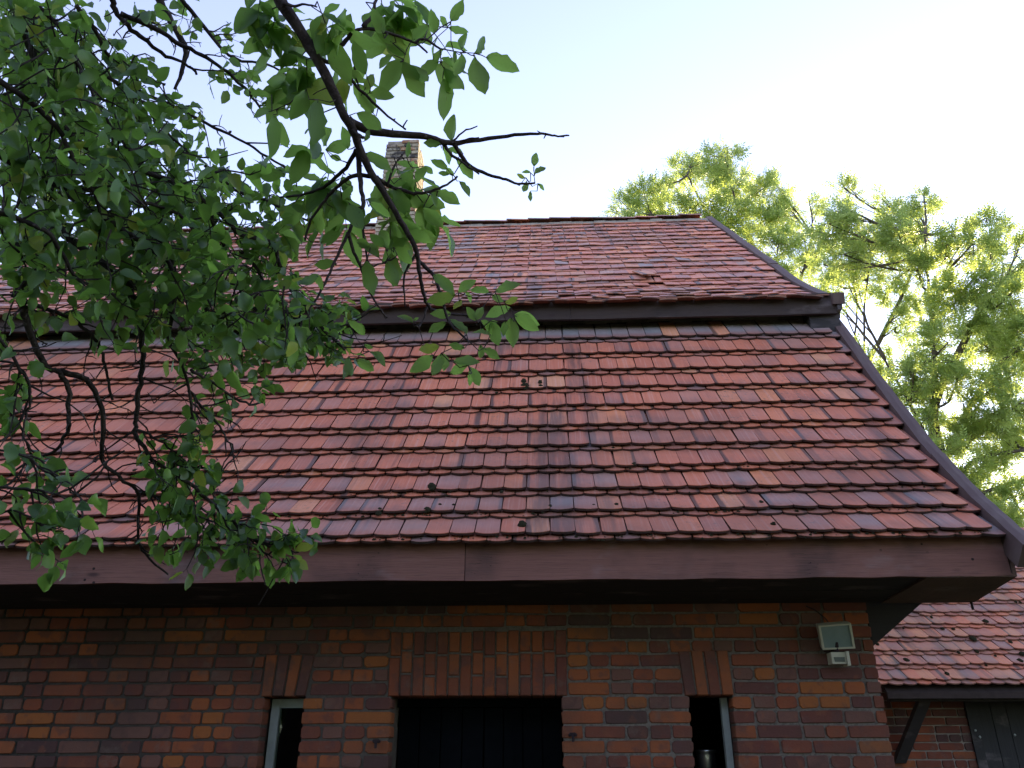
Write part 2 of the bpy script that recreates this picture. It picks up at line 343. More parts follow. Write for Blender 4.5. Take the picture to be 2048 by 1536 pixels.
# ------------------------------------------------------------------ profiles of the roof (Y, Z)
class Profile:
    def __init__(s, pts):
        s.p = [Vector((0, a, b)) for a, b in pts]; s.s = [0.0]
        for a, b in zip(s.p, s.p[1:]): s.s.append(s.s[-1] + (b - a).length)
        s.L = s.s[-1]
    def raw(s, q):
        p = s.p; c = s.s
        if q <= 0: return p[0] + (p[1] - p[0]).normalized() * q
        if q >= s.L: return p[-1] + (p[-1] - p[-2]).normalized() * (q - s.L)
        for i in range(len(c) - 1):
            if q <= c[i + 1]: return p[i].lerp(p[i + 1], (q - c[i]) / (c[i + 1] - c[i]))
    def pt(s, q): return (s.raw(q - 0.12) + s.raw(q + 0.12) + s.raw(q) * 2) / 4 if 0.12 < q < s.L - 0.12 else s.raw(q)
    def tan(s, q): return (s.raw(q + 0.14) - s.raw(q - 0.14)).normalized()
    def nor(s, q): t = s.tan(q); return Vector((0, -t.z, t.y))
    def frame(s, x, q):
        p, t, n = s.pt(q), s.tan(q), s.nor(q)
        return Matrix(((1, t.x, n.x, x), (0, t.y, n.y, p.y), (0, t.z, n.z, p.z), (0, 0, 0, 1)))
YW = 5.50
XV = 2.66                                             # the verge
XW = 2.09                                             # right corner of the wall
XL = -7.6
low = Profile([(4.70, CAMZ + 1.115), (5.117, CAMZ + 1.527), (5.552, CAMZ + 2.057), (6.076, CAMZ + 2.785), (6.62, CAMZ + 3.60), (6.80, CAMZ + 3.87)])
upx = [(1644, 598), (1600, 580), (1574.6, 566), (1530.6, 531), (1480, 494), (1407, 438)]
upp = [onX(a, b, XV - 0.05) for a, b in upx]
RIDGE_Y, RIDGE_Z = upp[-1].y, upp[-1].z
up = Profile([(upp[0].y - 0.16, upp[0].z - 0.085)] + [(q.y, q.z - 0.02) for q in upp])
print('upper profile', [(round(q.y, 2), round(q.z - CAMZ, 2)) for q in upp], up.L, low.L)

house = empty('brick_house', (-2.5, YW, 0))
tag(house, 'red brick outbuilding with a two-stage red tiled mansard roof filling the view', 'house')

# ------------------------------------------------------------------ tiles
def tile_local(w, L, th, sag, seed, square=False):
    q = random.Random(seed); n = 6; pts = []
    for i in range(n + 1):
        a = i / n; x = -w / 2 + w * a
        y = sag * (2 * a - 1) ** 2 if not square else 0.0
        pts.append((x, y + q.uniform(-.0015, .0015)))
    pts += [(w / 2, L), (-w / 2, L)]
    k = len(pts); tw = q.uniform(-.003, .003); bow = q.uniform(.0, .003)
    def zz(x, y): return tw * (x / w) * (1 - y / L) * 2 - bow * math.sin(math.pi * y / L) + 0.002 * (1 - (2 * x / w) ** 2)
    top = [(x, y, th + zz(x, y)) for x, y in pts]; bot = [(x, y, zz(x, y)) for x, y in pts]
    f = [tuple(range(k)), tuple(range(2 * k - 1, k - 1, -1))] + [((i + 1) % k, i, k + i, k + (i + 1) % k) for i in range(k)]
    uv = [(x / w + .5, y / L, 0) for x, y in pts] + [(x / w + .5, y / L, 1) for x, y in pts]
    return np.array(top + bot), f, np.array(uv)
def tile_matrix(prof, x, q, hb, ht, L, rz=0.0, ry=0.0):
    m = prof.frame(x, q); a = -math.atan2(hb - ht, L)
    return m @ Matrix.Translation((0, 0, hb)) @ Matrix.Rotation(rz, 4, 'Z') @ Matrix.Rotation(ry, 4, 'Y') @ Matrix.Rotation(a, 4, 'X')
def xf(m, v):
    a = np.array(m); return v @ a[:3, :3].T + a[:3, 3]

# --- lower roof: crown tiling, pairs of layers
TW, TL, TEXP, TH = 0.152, 0.40, 0.287, 0.016
lower_roof = MB()
for a, b in zip(np.linspace(0.11, low.L, 14)[:-1], np.linspace(0.11, low.L, 14)[1:]):
    p, q = low.raw(a) - low.nor(a) * 0.045, low.raw(b) - low.nor(b) * 0.045
    n1, n2 = low.nor(a) * -0.06, low.nor(b) * -0.06
    lower_roof.add([(XL, p.y, p.z), (XV - .03, p.y, p.z), (XV - .03, q.y, q.z), (XL, q.y, q.z), (XL, p.y + n1.y, p.z + n1.z), (XV - .03, p.y + n1.y, p.z + n1.z), (XV - .03, q.y + n2.y, q.z + n2.z), (XL, q.y + n2.y, q.z + n2.z)], BOXF)
lower_roof = lower_roof.build('lower_roof', M_UNDER, house)
VARIANTS = []
for i in range(64):
    if i < 44: rnd, dk, wf = R.uniform(0.05, 0.80), R.choice([0, 0, 0, 0, 0.12, 0.3]), 1.0
    elif i < 50: rnd, dk, wf = R.uniform(0.955, 1.0), 0.0, 1.0
    else: rnd, dk, wf = R.random(), R.uniform(0.72, 1.0), 1.0
    v, f, uv = tile_local(TW - 0.007, TL, TH, 0.025, i)
    mb = MB(); mb.add(v, f, rnd, dk, uv); VARIANTS.append((v, f, uv, rnd, dk, mb.mesh('tile', M_TILE)))
NORMAL, PALE, DARKV = range(0, 44), range(44, 50), range(50, 64)
GREY = []
for i in range(10):
    v, f, uv = tile_local(TW - 0.007, TL, TH, 0.025, 70 + i); rnd, dk = R.uniform(.05, .75), R.uniform(.35, .6); mb = MB(); mb.add(v, f, rnd, dk, uv); GREY.append(len(VARIANTS)); VARIANTS.append((v, f, uv, rnd, dk, mb.mesh('tile', M_TILE)))
FORCED = [(1065, 768), (1100, 768), (1068, 1062), (1455, 1006), (1645, 722), (1690, 795), (905, 700), (590, 1020), (500, 945), (965, 762)]
cand = []
rowphase = R.uniform(0, TW)
NROW = 11
for k in range(NROW):
    s0 = 0.055 + k * TEXP
    for layer in (0, 1):
        x = XV - 0.06 - (0 if layer else TW / 2); j = 0
        if layer == 0: x += TW
        while x > XL + 0.3:
            xx = x - TW / 2 + R.uniform(-.003, .003)
            if xx + TW / 2 > XV + 0.02: xx = XV + 0.02 - TW / 2
            q = s0 + (0.0 if layer else -0.038) + R.uniform(-.004, .004) + 0.010 * noise.noise(Vector((xx * 1.3, k * 3.1, layer)))
            if k == NROW - 1: vi = R.choice(DARKV) if R.random() < 0.93 else R.choice(PALE)
            else:
                pd = 0.035 + (0.10 if k in (0, 1) else 0)
                vi = R.choice(PALE) if R.random() < 0.004 else (R.choice(DARKV) if R.random() < pd and layer == 0 else R.choice(NORMAL))
            hb, ht = (0.058, -0.010) if layer else (0.032, -0.028)
            m = tile_matrix(low, xx, q, hb + R.uniform(-.002, .003), ht, TL, R.gauss(0, .010), R.gauss(0, .010))
            c = m @ Vector((0, 0.15, 0.015)); px, py, d = project(c)
            if layer and k < 3 and R.random() < ((.6, .6, .3)[k] if 520 < px < 1010 else (.22, .15, .05)[k]): vi = R.choice(GREY)
            if layer and any(abs(px - a) < 24 * 4.9 / d and abs(py - b) < 20 for a, b in FORCED): vi = R.choice(PALE)
            cand.append((layer, px, py, d, m, vi)); x -= TW; j += 1
vis = [i for i, c in enumerate(cand) if c[0] == 1 and -20 < c[1] < 2060]
def leafy(px, py): return px < 420 and py < 1000
vis.sort(key=lambda i: cand[i][3] + (1.5 if leafy(cand[i][1], cand[i][2]) else 0))
chosen = set(vis[:296]); rest = MB()
for i, (layer, px, py, d, m, vi) in enumerate(cand):
    v, f, uv, rnd, dk, me = VARIANTS[vi]
    if i in chosen:
        o = bpy.data.objects.new('tile', me); place(o, lower_roof); o.matrix_basis = m
    else: rest.add(xf(m, v), f, rnd, dk, uv)
rest.build('tile_courses', M_TILE, lower_roof, kind='stuff')
# grey mortar bedding under the upper eave
mb = MB()
for i in range(46):
    x0 = XV - 0.06 - i * 0.2; q = low.L - 0.165 + R.uniform(-.02, .02)
    p, n = low.pt(q), low.nor(q); p2 = low.pt(low.L)
    h = 0.048 + R.uniform(-.008, .010)
    mb.add([(x0 - .21, p.y + n.y * .02, p.z + n.z * .02), (x0, p.y + n.y * .02, p.z + n.z * .02), (x0, p.y + n.y * h + .05, p.z + n.z * h + .05), (x0 - .21, p.y + n.y * h + .05, p.z + n.z * h + .05), (x0, p2.y, p2.z + .06), (x0 - .21, p2.y, p2.z + .06)], [(0, 1, 2, 3), (3, 2, 4, 5)])
mb.build('mortar_bedding', M_RENDER, lower_roof)

# --- upper roof: old, uneven double tiling
UW, UL, UEXP = 0.165, 0.40, 0.315
ub = MB()
for a, b in zip(np.linspace(0.10, up.L, 22)[:-1], np.linspace(0.10, up.L, 22)[1:]):
    p, q = up.raw(a) - up.nor(a) * 0.05, up.raw(b) - up.nor(b) * 0.05
    ub.add([(XL, p.y, p.z), (XV - .03, p.y, p.z), (XV - .03, q.y, q.z), (XL, q.y, q.z), (XL, p.y, p.z - .05), (XV - .03, p.y, p.z - .05), (XV - .03, q.y, q.z - .05), (XL, q.y, q.z - .05)], BOXF)
# rear slope mirrors the front
for P_ in (low, up):
    pts = [P_.raw(s) for s in np.linspace(0, P_.L, 8)]
    for p, q in zip(pts, pts[1:]):
        y0, y1 = 2 * RIDGE_Y - p.y, 2 * RIDGE_Y - q.y
        ub.add([(XL, y0, p.z), (XV, y0, p.z), (XV, y1, q.z), (XL, y1, q.z), (XL, y0, p.z - .06), (XV, y0, p.z - .06), (XV, y1, q.z - .06), (XL, y1, q.z - .06)], BOXF)
upper_roof = ub.build('upper_roof', M_UNDER, house)
UVAR = [tile_local(UW - 0.005, UL, 0.011, 0.010, 500 + i) for i in range(16)]
ut = MB()
HOLE = onY(1308, 566, 7.7)
nrow = int((up.L - 0.10) / UEXP) + 1
srow = []; s = 0.03
while s < up.L - 0.12:
    srow.append(s); s += 0.215 if s < 0.75 else UEXP
for k, s0 in enumerate(srow):
    for layer in (0, 1):
        x = XV - 0.03 - (0 if layer else UW / 2)
        mess = 2.4 if s0 < 0.75 else 1.0
        while x > XL + .2:
            w = 0.012 * noise.noise(Vector((x * 0.9, k * 1.7, 4.0))) + 0.008 * noise.noise(Vector((x * 3.1, k * 2.7, 9.0)))
            xx = x - UW / 2
            q = s0 + (0 if layer else -0.085) + w + R.uniform(-.006, .006) * mess
            hb, ht = (0.026, 0.0) if layer else (0.013, -0.013)
            v, f, uv = UVAR[R.randrange(16)]
            pos = up.pt(q); px, py, d = project((xx, pos.y, pos.z))
            rnd = R.uniform(0.02, 0.90) if R.random() > 0.03 else 0.96
            dk = R.choice([0, 0, 0.1, 0.2, 0.35])
            if 845 < px < 960 and 470 < py < 512 and R.random() < 0.55: dk = 0.8
            if R.random() < 0.02: dk = 0.75
            skip = layer == 1 and 1296 < px < 1322 and 560 < py < 580
            if not skip:
                m = tile_matrix(up, xx, q, hb + R.uniform(-.003, .007) * mess, ht, UL, R.gauss(0, .022) * mess ** .5, R.gauss(0, .028) * mess ** .5)
                ut.add(xf(m, v), f, rnd, dk, uv)
            x -= UW
ut.build('tile_courses', M_TILE_OLD, upper_roof, kind='stuff')
# a slipped tile above the hole
v, f, uv = UVAR[3]; mb = MB(); pos = onY(1305, 560, 7.72)
best = min(np.linspace(0, up.L, 300), key=lambda q: abs(project((1.2, up.pt(q).y, up.pt(q).z))[1] - 565))
hx = onY(1300, 565, up.pt(best).y).x
mb.add(xf(tile_matrix(up, hx, best + .05, 0.075, 0.03, UL, 0.18, 0.05), v), f, 0.97, 0, uv); mb.build('slipped_tile', M_TILE_OLD, upper_roof)
# ridge tiles bedded in mortar
mb = MB()
for i in range(58):
    x1 = XV - 0.02 - i * 0.18; j = R.uniform(-.012, .012)
    k1 = R.uniform(-.03, .03); pr = [(-.20 + k1, -.19 + k1), (-.13, -.075 + j), (0, -.03 + j), (.13, -.075 + j), (.20, -.17)]
    a = [(x1, RIDGE_Y + y, RIDGE_Z + z) for y, z in pr]; b = [(x1 - .185, RIDGE_Y + y, RIDGE_Z + z) for y, z in pr]
    mb.add(a + b, [(q, q + 1, 6 + q, 5 + q) for q in range(4)])
mb.build('ridge_mortar', M_RENDER, upper_roof)
for i in range(29):
    x1 = XV - 0.10 - i * 0.345; mb = MB(); rr = 0.14; dz = R.uniform(-.035, .0)
    n = 8; V = []; tv = []
    for e, (xx, r_, lift) in enumerate(((x1, rr * .97, .0), (x1 - .37, rr * 1.02, .010))):
        for r2 in (r_, r_ - .016):
            for a in range(n + 1):
                q = math.pi * (0.12 + .76 * a / n); V.append((xx, RIDGE_Y - math.cos(q) * r2 * 1.15, RIDGE_Z - 0.06 + dz + lift + math.sin(q) * r2 * .95)); tv.append((a / n, e * .5, 0))
    k = n + 1; f = []
    for a in range(n):
        f += [(a, a + 1, 2 * k + a + 1, 2 * k + a), (k + a + 1, k + a, 3 * k + a, 3 * k + a + 1), (2 * k + a, 2 * k + a + 1, 3 * k + a + 1, 3 * k + a), (a + 1, a, k + a, k + a + 1)]
    mb.add(V, f, R.choice([.2, .5, .6, .8, .9]), R.choice([.2, .35, .5, .6, .75]), tv); mb.build('ridge_tile', M_TILE_OLD, upper_roof)

# --- moss cushions on the lower roof
low_surface = [(q, low.pt(q) + low.nor(q) * 0.070) for q in np.linspace(0.0, low.L, 400)]
def on_low(px, py):
    best = None
    for q, p in low_surface:
        w = onY(px, py, p.y); e = abs(w.z - p.z)
        if best is None or e < best[0]: best = (e, q, w, p)
    return best[1], Vector((best[2].x, best[3].y, best[3].z))
def cushion(name, c, t, n, r, flat, mat, parent, seed):
    q = random.Random(seed); mb = MB(); V = []; f = []; na, nb = 9, 4; xv = Vector((1, 0, 0))
    el = q.uniform(1.0, 1.5)
    for b in range(nb):
        th = b / nb * math.pi / 2
        for a in range(na):
            ph = 2 * math.pi * a / na; rr = r * (1 + q.uniform(-.22, .22))
            V.append(c + xv * (math.cos(ph) * math.cos(th) * rr) + t * (math.sin(ph) * math.cos(th) * rr * el) + n * (math.sin(th) * rr * flat))
    V.append(c + n * r * flat)
    for b in range(nb - 1):
        for a in range(na): f.append((b * na + a, b * na + (a + 1) % na, (b + 1) * na + (a + 1) % na, (b + 1) * na + a))
    for a in range(na): f.append(((nb - 1) * na + a, (nb - 1) * na + (a + 1) % na, nb * na))
    mb.add([tuple(v) for v in V], f); return mb.build(name, mat, parent, smooth=True)
MOSS = [(863, 973, 9), (760, 1018, 7), (757, 1024, 6), (854, 1018, 8), (1045, 1046, 9), (1049, 770, 8), (1047, 760, 5), (1080, 762, 5), (1081, 771, 5), (1119, 930, 4), (1268, 927, 5), (1279, 925, 3), (1003, 980, 4), (1001, 974, 3), (975, 1015, 4), (1100, 1009, 4),
        (904, 1017, 4), (907, 1006, 3), (880, 1005, 3), (1181, 1017, 3), (1233, 1006, 4), (1547, 1045, 5), (1523, 1001, 4), (1528, 1008, 4), (523, 1016, 6), (572, 1021, 4), (269, 942, 6), (993, 783, 3), (787, 773, 3), (1212, 764, 2), (1187, 1007, 3), (600, 720, 3), (1870, 1019, 3), (1690, 967, 3)]
for i, (px, py, r) in enumerate(MOSS):
    q, p = on_low(px, py); d = project(p)[2]
    cushion('moss_cushion', p - low.nor(q) * 0.012, low.tan(q), low.nor(q), r * d / F_PX * 1.05, 0.85 if r > 4 else .6, M_MOSS, lower_roof, i)

crumbs = MB()                                        # moss crumbs caught along the course edges
for _ in range(420):
    k = min(int(abs(R.gauss(0, 2.0))), 9); x = R.uniform(XL + 2, XV - .1); q = .055 + k * TEXP + R.choice([-.03, -.012, .0]) + R.uniform(-.008, .008)
    p = low.pt(q) + low.nor(q) * (.052 if q > .055 + k * TEXP - .02 else .044); r_ = R.choice([.004, .005, .006, .008, .011]); V = []
    for a in range(6): V.append(Vector((x, p.y, p.z)) + Vector((math.cos(a * 1.047), 0, 0)) * r_ * R.uniform(.7, 1.5) + low.tan(q) * math.sin(a * 1.047) * r_ * R.uniform(.6, 1.2))
    V.append(Vector((x, p.y, p.z)) + low.nor(q) * r_ * .9); crumbs.add([tuple(v) for v in V], [(a, (a + 1) % 6, 6) for a in range(6)])
crumbs.build('moss_crumbs', M_MOSS, lower_roof, kind='stuff')

# ------------------------------------------------------------------ flashings along the verge
def sweep(prof, s0, s1, x0, x1, n0, n1, name, mat, parent, steps=12, lip=0.0):
    mb = MB(); V = []; tv = []
    sec = [(x0, n0), (x0 + .004, n1), ((x0 + x1) / 2, n1 + .006), (x1 - .004, n1), (x1, n0)]
    for i in range(steps + 1):
        q = lerp(s0, s1, i / steps); p, n = prof.pt(q), prof.nor(q); w = R.uniform(-.0025, .0025)
        for (x, h) in sec: V.append((x + w, p.y + n.y * (h + w), p.z + n.z * (h + w))); tv.append((x, q, 0))
    k = len(sec); f = [(i * k + j, i * k + (j + 1) % k, (i + 1) * k + (j + 1) % k, (i + 1) * k + j) for i in range(steps) for j in range(k)]
    f += [tuple(range(k)), tuple(steps * k + j for j in range(k))[::-1]]
    mb.add(V, f, R.random(), 0, tv); return recalc(mb.build(name, mat, parent))
split = on_low(1843, 908)[0]
sweep(low, -0.12, split + .02, XV - 0.005, XV + 0.095, -0.08, 0.068, 'verge_flashing', M_FLASH, house)
sweep(low, split, low.L - 0.07, XV - 0.008, XV + 0.092, -0.08, 0.060, 'verge_flashing', M_FLASH, house)
us = min(np.linspace(0, up.L, 300), key=lambda q: abs(project((XV, up.pt(q).y, up.pt(q).z))[1] - 535))
sweep(up, -0.02, us + .02, XV - 0.02, XV + 0.085, -0.06, 0.042, 'verge_flashing', M_FLASH, house)
sweep(up, us, up.L + 0.02, XV - 0.02, XV + 0.09, -0.06, 0.050, 'verge_flashing', M_FLASH, house)
sweep(low, 0.02, low.L - .05, XV + 0.005, XV + 0.075, -0.16, -0.075, 'barge_board', M_DARKWOOD, house)
sweep(up, 0.05, up.L, XV + 0.0, XV + 0.07, -0.18, -0.055, 'barge_board', M_DARKWOOD, house)

# ------------------------------------------------------------------ eave boards
FY = 4.765
zb = onY(1100, 1160, FY).z
def board(name, x0, x1, y0, y1, z0, z1, mat, parent, wob=0.004, seg=14, rnd=None):
    mb = MB(); V = []; tv = []; rr = R.random() if rnd is None else rnd
    for i in range(seg + 1):
        x = lerp(x0, x1, i / seg); a = R.uniform(-wob, wob); b = wob * noise.noise(Vector((x * 2.0, z0, 0)))
        for (y, z) in ((y0 + b, z0 + a), (y0 + b, z1), (y1 + b, z1), (y1 + b, z0 + a)): V.append((x, y, z)); tv.append((x, y, z))
    f = [(i * 4 + j, i * 4 + (j + 1) % 4, (i + 1) * 4 + (j + 1) % 4, (i + 1) * 4 + j) for i in range(seg) for j in range(4)] + [(0, 1, 2, 3), (seg * 4 + 3, seg * 4 + 2, seg * 4 + 1, seg * 4)]
    mb.add(V, f, rr, 0, tv); return recalc(mb.build(name, mat, parent))
xj = onY(930, 1130, FY).x
XF = onY(2018, 1130, FY).x
board('fascia_board', XL, xj - 0.002, FY - 0.004, FY + 0.024, zb + 0.003, zb + 0.25, M_FASCIA, house, seg=30)
board('fascia_board', xj + 0.002, XF, FY - 0.001, FY + 0.026, zb, zb + 0.25, M_FASCIA, house, seg=20)
zw = onY(1300, 1209, YW).z
# soffit: boards between the fascia and the wall, ending in a brown closing panel
sx = onY(1905, 1180, 5.1).x
for i in range(6):
    y0, y1 = lerp(FY + .03, YW - 0.004, i / 6), lerp(FY + .03, YW - 0.004, (i + 1) / 6)
    z0 = lerp(zb + .012, zw, i / 6); z1 = lerp(zb + .012, zw, (i + 1) / 6); mb = MB(); d = R.uniform(0, .004)
    mb.prism([(XL, y0 + .002, z0 + d), (XW + 0.10, y0 + .002, z0 + d), (XW + .10, y1 - .002, z1 + d), (XL, y1 - .002, z1 + d)], (0, 0, .022), R.random()); mb.build('soffit_board', M_DARKWOOD, house)
e0 = onY(2030, 1162, FY); e1 = onY(1944, 1213, YW)
mb = MB(); mb.prism([(XW + .10, FY + .004, zb - .004), (e0.x, FY + .004, zb - .004), (e1.x, YW, zw - .004), (XW + .10, YW, zw - .004)], (0, 0, .02), .3); mb.build('soffit_end_panel', M_ENDWOOD, house)
mb = MB(); mb.prism([(e0.x, FY + .004, zb - .002), (e1.x, YW, zw - .002), (e1.x, YW, zw + .30), (XF + .02, FY + .004, zb + .25)], (.022, 0, 0), .6); mb.build('eave_end_board', M_ENDWOOD, house)
# dark timber bracket that carries the eave past the wall corner
b0, b1, b2 = onY(1741, 1292, YW), onY(1853, 1213, YW), onY(1728, 1213, YW)
mb = MB(); mb.prism([(XW + .004, YW + .03, b0.z), (b1.x, YW + .03, zw + .01), (b1.x, YW + .03, zw + .09), (XW + .004, YW + .03, zw + .09)], (0, .42, 0), .4); recalc(mb.build('eave_bracket', M_DARKWOOD, house))
mb = MB(); pg = onY(1941, 1211, YW); mb.tube([(pg.x, YW - .02, pg.z + .03), (pg.x, YW - .02, pg.z - .03)], [.008, .008], 8); mb.build('iron_peg', M_IRON, house)
# upper eave
UFY = 6.47
zt = onY(1200, 606, UFY).z; zl = onY(1200, 637, UFY).z
board('upper_fascia_board', XL, 0.25, UFY - .003, UFY + .03, zl, zt + .05, M_UPFASCIA, house, seg=26)
board('upper_fascia_board', 0.253, XV + 0.02, UFY, UFY + .03, zl, zt + .05, M_UPFASCIA, house, seg=10)
mb = MB(); mb.prism([(XV + .02, UFY - .03, zl + .02), (XV + .06, UFY - .03, zl + .03), (XV + .07, UFY - .03, zt - .01), (XV + .02, UFY - .03, zt - .01)], (0, .12, 0)); mb.build('upper_eave_end_block', M_DARKWOOD, house)

mb = MB(); mb.box(XV - .22, XV + .05, UFY + .05, UFY + .35, zl - .16, zt - .02); mb.build('upper_eave_corner_block', M_DARKWOOD, house)

# ------------------------------------------------------------------ the brick wall
def pxx(px, py): return onY(px, py, YW).x
lin_z = onY(950, 1392, YW).z                         # underside of the lintels
OPEN = [('window', pxx(529, 1400), pxx(607, 1400), 0.95, lin_z), ('door', pxx(784, 1400), pxx(1123, 1400), 0.0, lin_z), ('window', pxx(1379, 1400), pxx(1464, 1400), 0.95, lin_z + .004)]
LINT = [(pxx(526, 1350), pxx(622, 1350), lin_z, onY(570, 1308, YW).z), (pxx(778, 1330), pxx(1134, 1330), lin_z, onY(950, 1259, YW).z), (pxx(1364, 1340), pxx(1464, 1340), lin_z, onY(1410, 1299, YW).z)]
ZTOP = zw + 0.06
wall = MB(); RC = 0.009; cuts = [XL] + [c for o in OPEN for c in (o[1] - RC, o[2] + RC)] + [XW - RC]
for i in range(0, len(cuts), 2): wall.box(cuts[i], cuts[i + 1], YW + RC, YW + .38, 0, lin_z + RC)
for o in OPEN:
    if o[3] > 0: wall.box(o[1] - RC, o[2] + RC, YW + RC, YW + .38, 0, o[3])
wall.box(XL, XW - RC, YW + RC, YW + .38, lin_z + RC, ZTOP + 0.02)
RY = 2 * RIDGE_Y - YW
wall.box(XW - .38, XW - RC, YW + .381, RY, 0, ZTOP); wall.box(XL, XL + .38, YW + .381, RY, 0, ZTOP); wall.box(XL + .381, XW - .381, RY - .38, RY, 0, ZTOP)
# gable ends
for xg in (XW - .38, XL + .0):
    pts = [low.raw(s) for s in np.linspace(0.9, low.L, 6)] + [up.raw(s) for s in np.linspace(0.3, up.L, 6)]
    poly = [(xg, YW + .385, ZTOP)] + [(xg, max(p.y, YW + .385), p.z - .15) for p in pts]; poly += [(xg, 2 * RIDGE_Y - p[1], p[2]) for p in poly[::-1]]
    wall.prism(poly, (.37, 0, 0))
wall = recalc(wall.build('wall', M_MORTAR, house))

def brick_local(w, h, d, seed, chip=1.0):
    q = random.Random(seed); c = min(.0075, h * .2); j = lambda s: q.uniform(-s, s)
    if q.random() < .3: c *= 1.9
    a, b = w / 2, h / 2
    ol = [(-a + c, -b), (a - c, -b), (a, -b + c), (a, b - c), (a - c, b), (-a + c, b), (-a, b - c), (-a, -b + c)]
    ol = [(x + j(.003) * chip, z + j(.0025) * chip) for x, z in ol]
    s = 1 - .004 / w * 2, 1 - .0035 / h * 2
    front = [(x * s[0], j(.0012), z * s[1]) for x, z in ol]; ring = [(x, .006, z) for x, z in ol]; back = [(x, d, z) for x, z in ol]
    f = [tuple(range(8))] + [((i + 1) % 8, i, 8 + i, 8 + (i + 1) % 8) for i in range(8)] + [(8 + (i + 1) % 8, 8 + i, 16 + i, 16 + (i + 1) % 8) for i in range(8)]
    V = np.array(front + ring + back); return V, f, V.copy()
CH = 0.0853; BH = CH - 0.013
HEAD, STR = 0.125, 0.262
def rand_rnd(px): 
    r = R.random(); orange = 0.40 if px < 700 else 0.33
    return R.uniform(0, .2) if r < orange * .75 else R.uniform(.2, .97) if r < .97 else .985
BV = {}
for kind, w in (('h', HEAD), ('s', STR)):
    BV[kind] = []
    for i in range(36):
        v, f, uv = brick_local(w, BH, .118, i * 7 + (1 if kind == 'h' else 2)); mb = MB(); rnd = rand_rnd(R.choice([300, 1200])); mb.add(v, f, rnd, 0, uv + np.array([i * 1.7, 0, 0]))
        BV[kind].append((v, f, uv + np.array([i * 1.7, 0, 0]), rnd, mb.mesh('brick', M_BRICK)))
bricks = []                                          # (matrix, source, in-view size)
def lay(x0, x1, zc, kind=None, sc=None):
    w = x1 - x0; kind = kind or ('h' if w < .19 else 's'); base = HEAD if kind == 'h' else STR
    src = R.choice(BV[kind]); m = Matrix.Translation(((x0 + x1) / 2, YW + R.uniform(-.003, .004), zc)) @ Matrix.Rotation(R.gauss(0, .008), 4, 'Y') @ Matrix.Diagonal((w / base, 1, R.uniform(.95, 1.03), 1))
    px, py, d = project(((x0 + x1) / 2, YW, zc)); bricks.append((m, src, px, py, w))
z0 = lin_z % CH
nc = int((ZTOP - z0) / CH) + 1
for k in range(-1, nc):
    zb0 = z0 + k * CH; zc = zb0 + CH / 2
    if zb0 < -0.02 or zc > zw + 0.03: continue
    blocks = [(o[1], o[2]) for o in OPEN if o[3] < zc < o[4]] + [(l[0] - .006, l[1] + .006) for l in LINT if l[2] < zc < l[3] - .012]
    blocks.sort(); x = XL + R.uniform(0, .12); end = blocks + [(XW, None)]
    start = x
    for b in end:
        x = start; lim = b[0]; mode = R.random()
        allh = (k % 2 == 0)
        while x < lim - 0.045:
            w = HEAD if (allh and R.random() < .88) or (not allh and R.random() < .36) else STR
            if R.random() < .06: w = HEAD * 1.45
            w *= R.uniform(.95, 1.05)
            if x + w > lim - 0.07: w = lim - x
            if w > .30: w = w / 2 - .007
            lay(x, x + w, zc); x += w + 0.013
        start = b[1] if b[1] is not None else x
# soldier courses over the openings
def soldier(x0b, x1b, x0t, x1t, za, zc_, d, rnd):
    mb = MB(); ring = [(x0b, za), (x1b, za), (x1t, zc_), (x0t, zc_)]; c = .006; V = []
    cx, cz = sum(p[0] for p in ring) / 4, (za + zc_) / 2
    V += [(x + (c if x < cx else -c), YW - .002, z + (c if z < cz else -c)) for x, z in ring]; V += [(x, YW + .007, z) for x, z in ring]; V += [(x, YW + d, z) for x, z in ring]
    f = [(0, 1, 2, 3)] + [((i + 1) % 4, i, 4 + i, 4 + (i + 1) % 4) for i in range(4)] + [(4 + (i + 1) % 4, 4 + i, 8 + i, 8 + (i + 1) % 4) for i in range(4)]
    mb.add(V, f, rnd, 0, V); return mb.build('brick', M_BRICK, wall)
nsold = 0
PALS = [[.02, .70, .03, .72], None, [.72, .02, .40, .05]]
for li, (x0, x1, za, zt_) in enumerate(LINT):
    if li != 1:
        n = 4; fan = 0.035 if li == 0 else -0.01
        for i in range(n):
            a, b = lerp(x0, x1 - .02 * (li == 0), i / n), lerp(x0, x1 - .02 * (li == 0), (i + 1) / n)
            at_, bt_ = a + fan * i / n + (.0 if li == 0 else -.02 * (1 - i / n)), b + fan * (i + 1) / n - (.0 if li == 0 else .02 * (1 - (i + 1) / n))
            soldier(a + .005, b - .005, at_ + .005, bt_ - .005, za + R.uniform(-.002, .003), zt_ - R.uniform(0, .008), .24, PALS[li][i]); nsold += 1
    else:
        n = 15
        for i in range(n):
            a, b = lerp(x0, x1, i / n), lerp(x0, x1, (i + 1) / n); t_ = zt_ - R.uniform(0, .012); H = t_ - za
            cutsz = [0, .62, 1.0] if i % 2 == 0 else [0, .32, .68, 1.0]
            j = R.uniform(-.03, .03)
            for u0, u1 in zip(cutsz, cutsz[1:]):
                zA = za + H * (u0 + (j if u0 > 0 else 0)); zB = za + H * (u1 + (j if u1 < 1 else 0)); sl = (i - 7) * .0006
                soldier(a + .005, b - .005, a + .005 + sl, b - .005 + sl, zA + (.006 if u0 else 0), zB - .006, .24, R.choice([.02, .05, .15, .15, .3, .3, .45, .6, .78])); nsold += 1
vis = [i for i, b in enumerate(bricks) if 0 < b[2] < 1830 and 1215 < b[3] < 1550]
vis.sort(key=lambda i: -(bricks[i][4]) - (0.6 if bricks[i][3] > 1270 else 0))
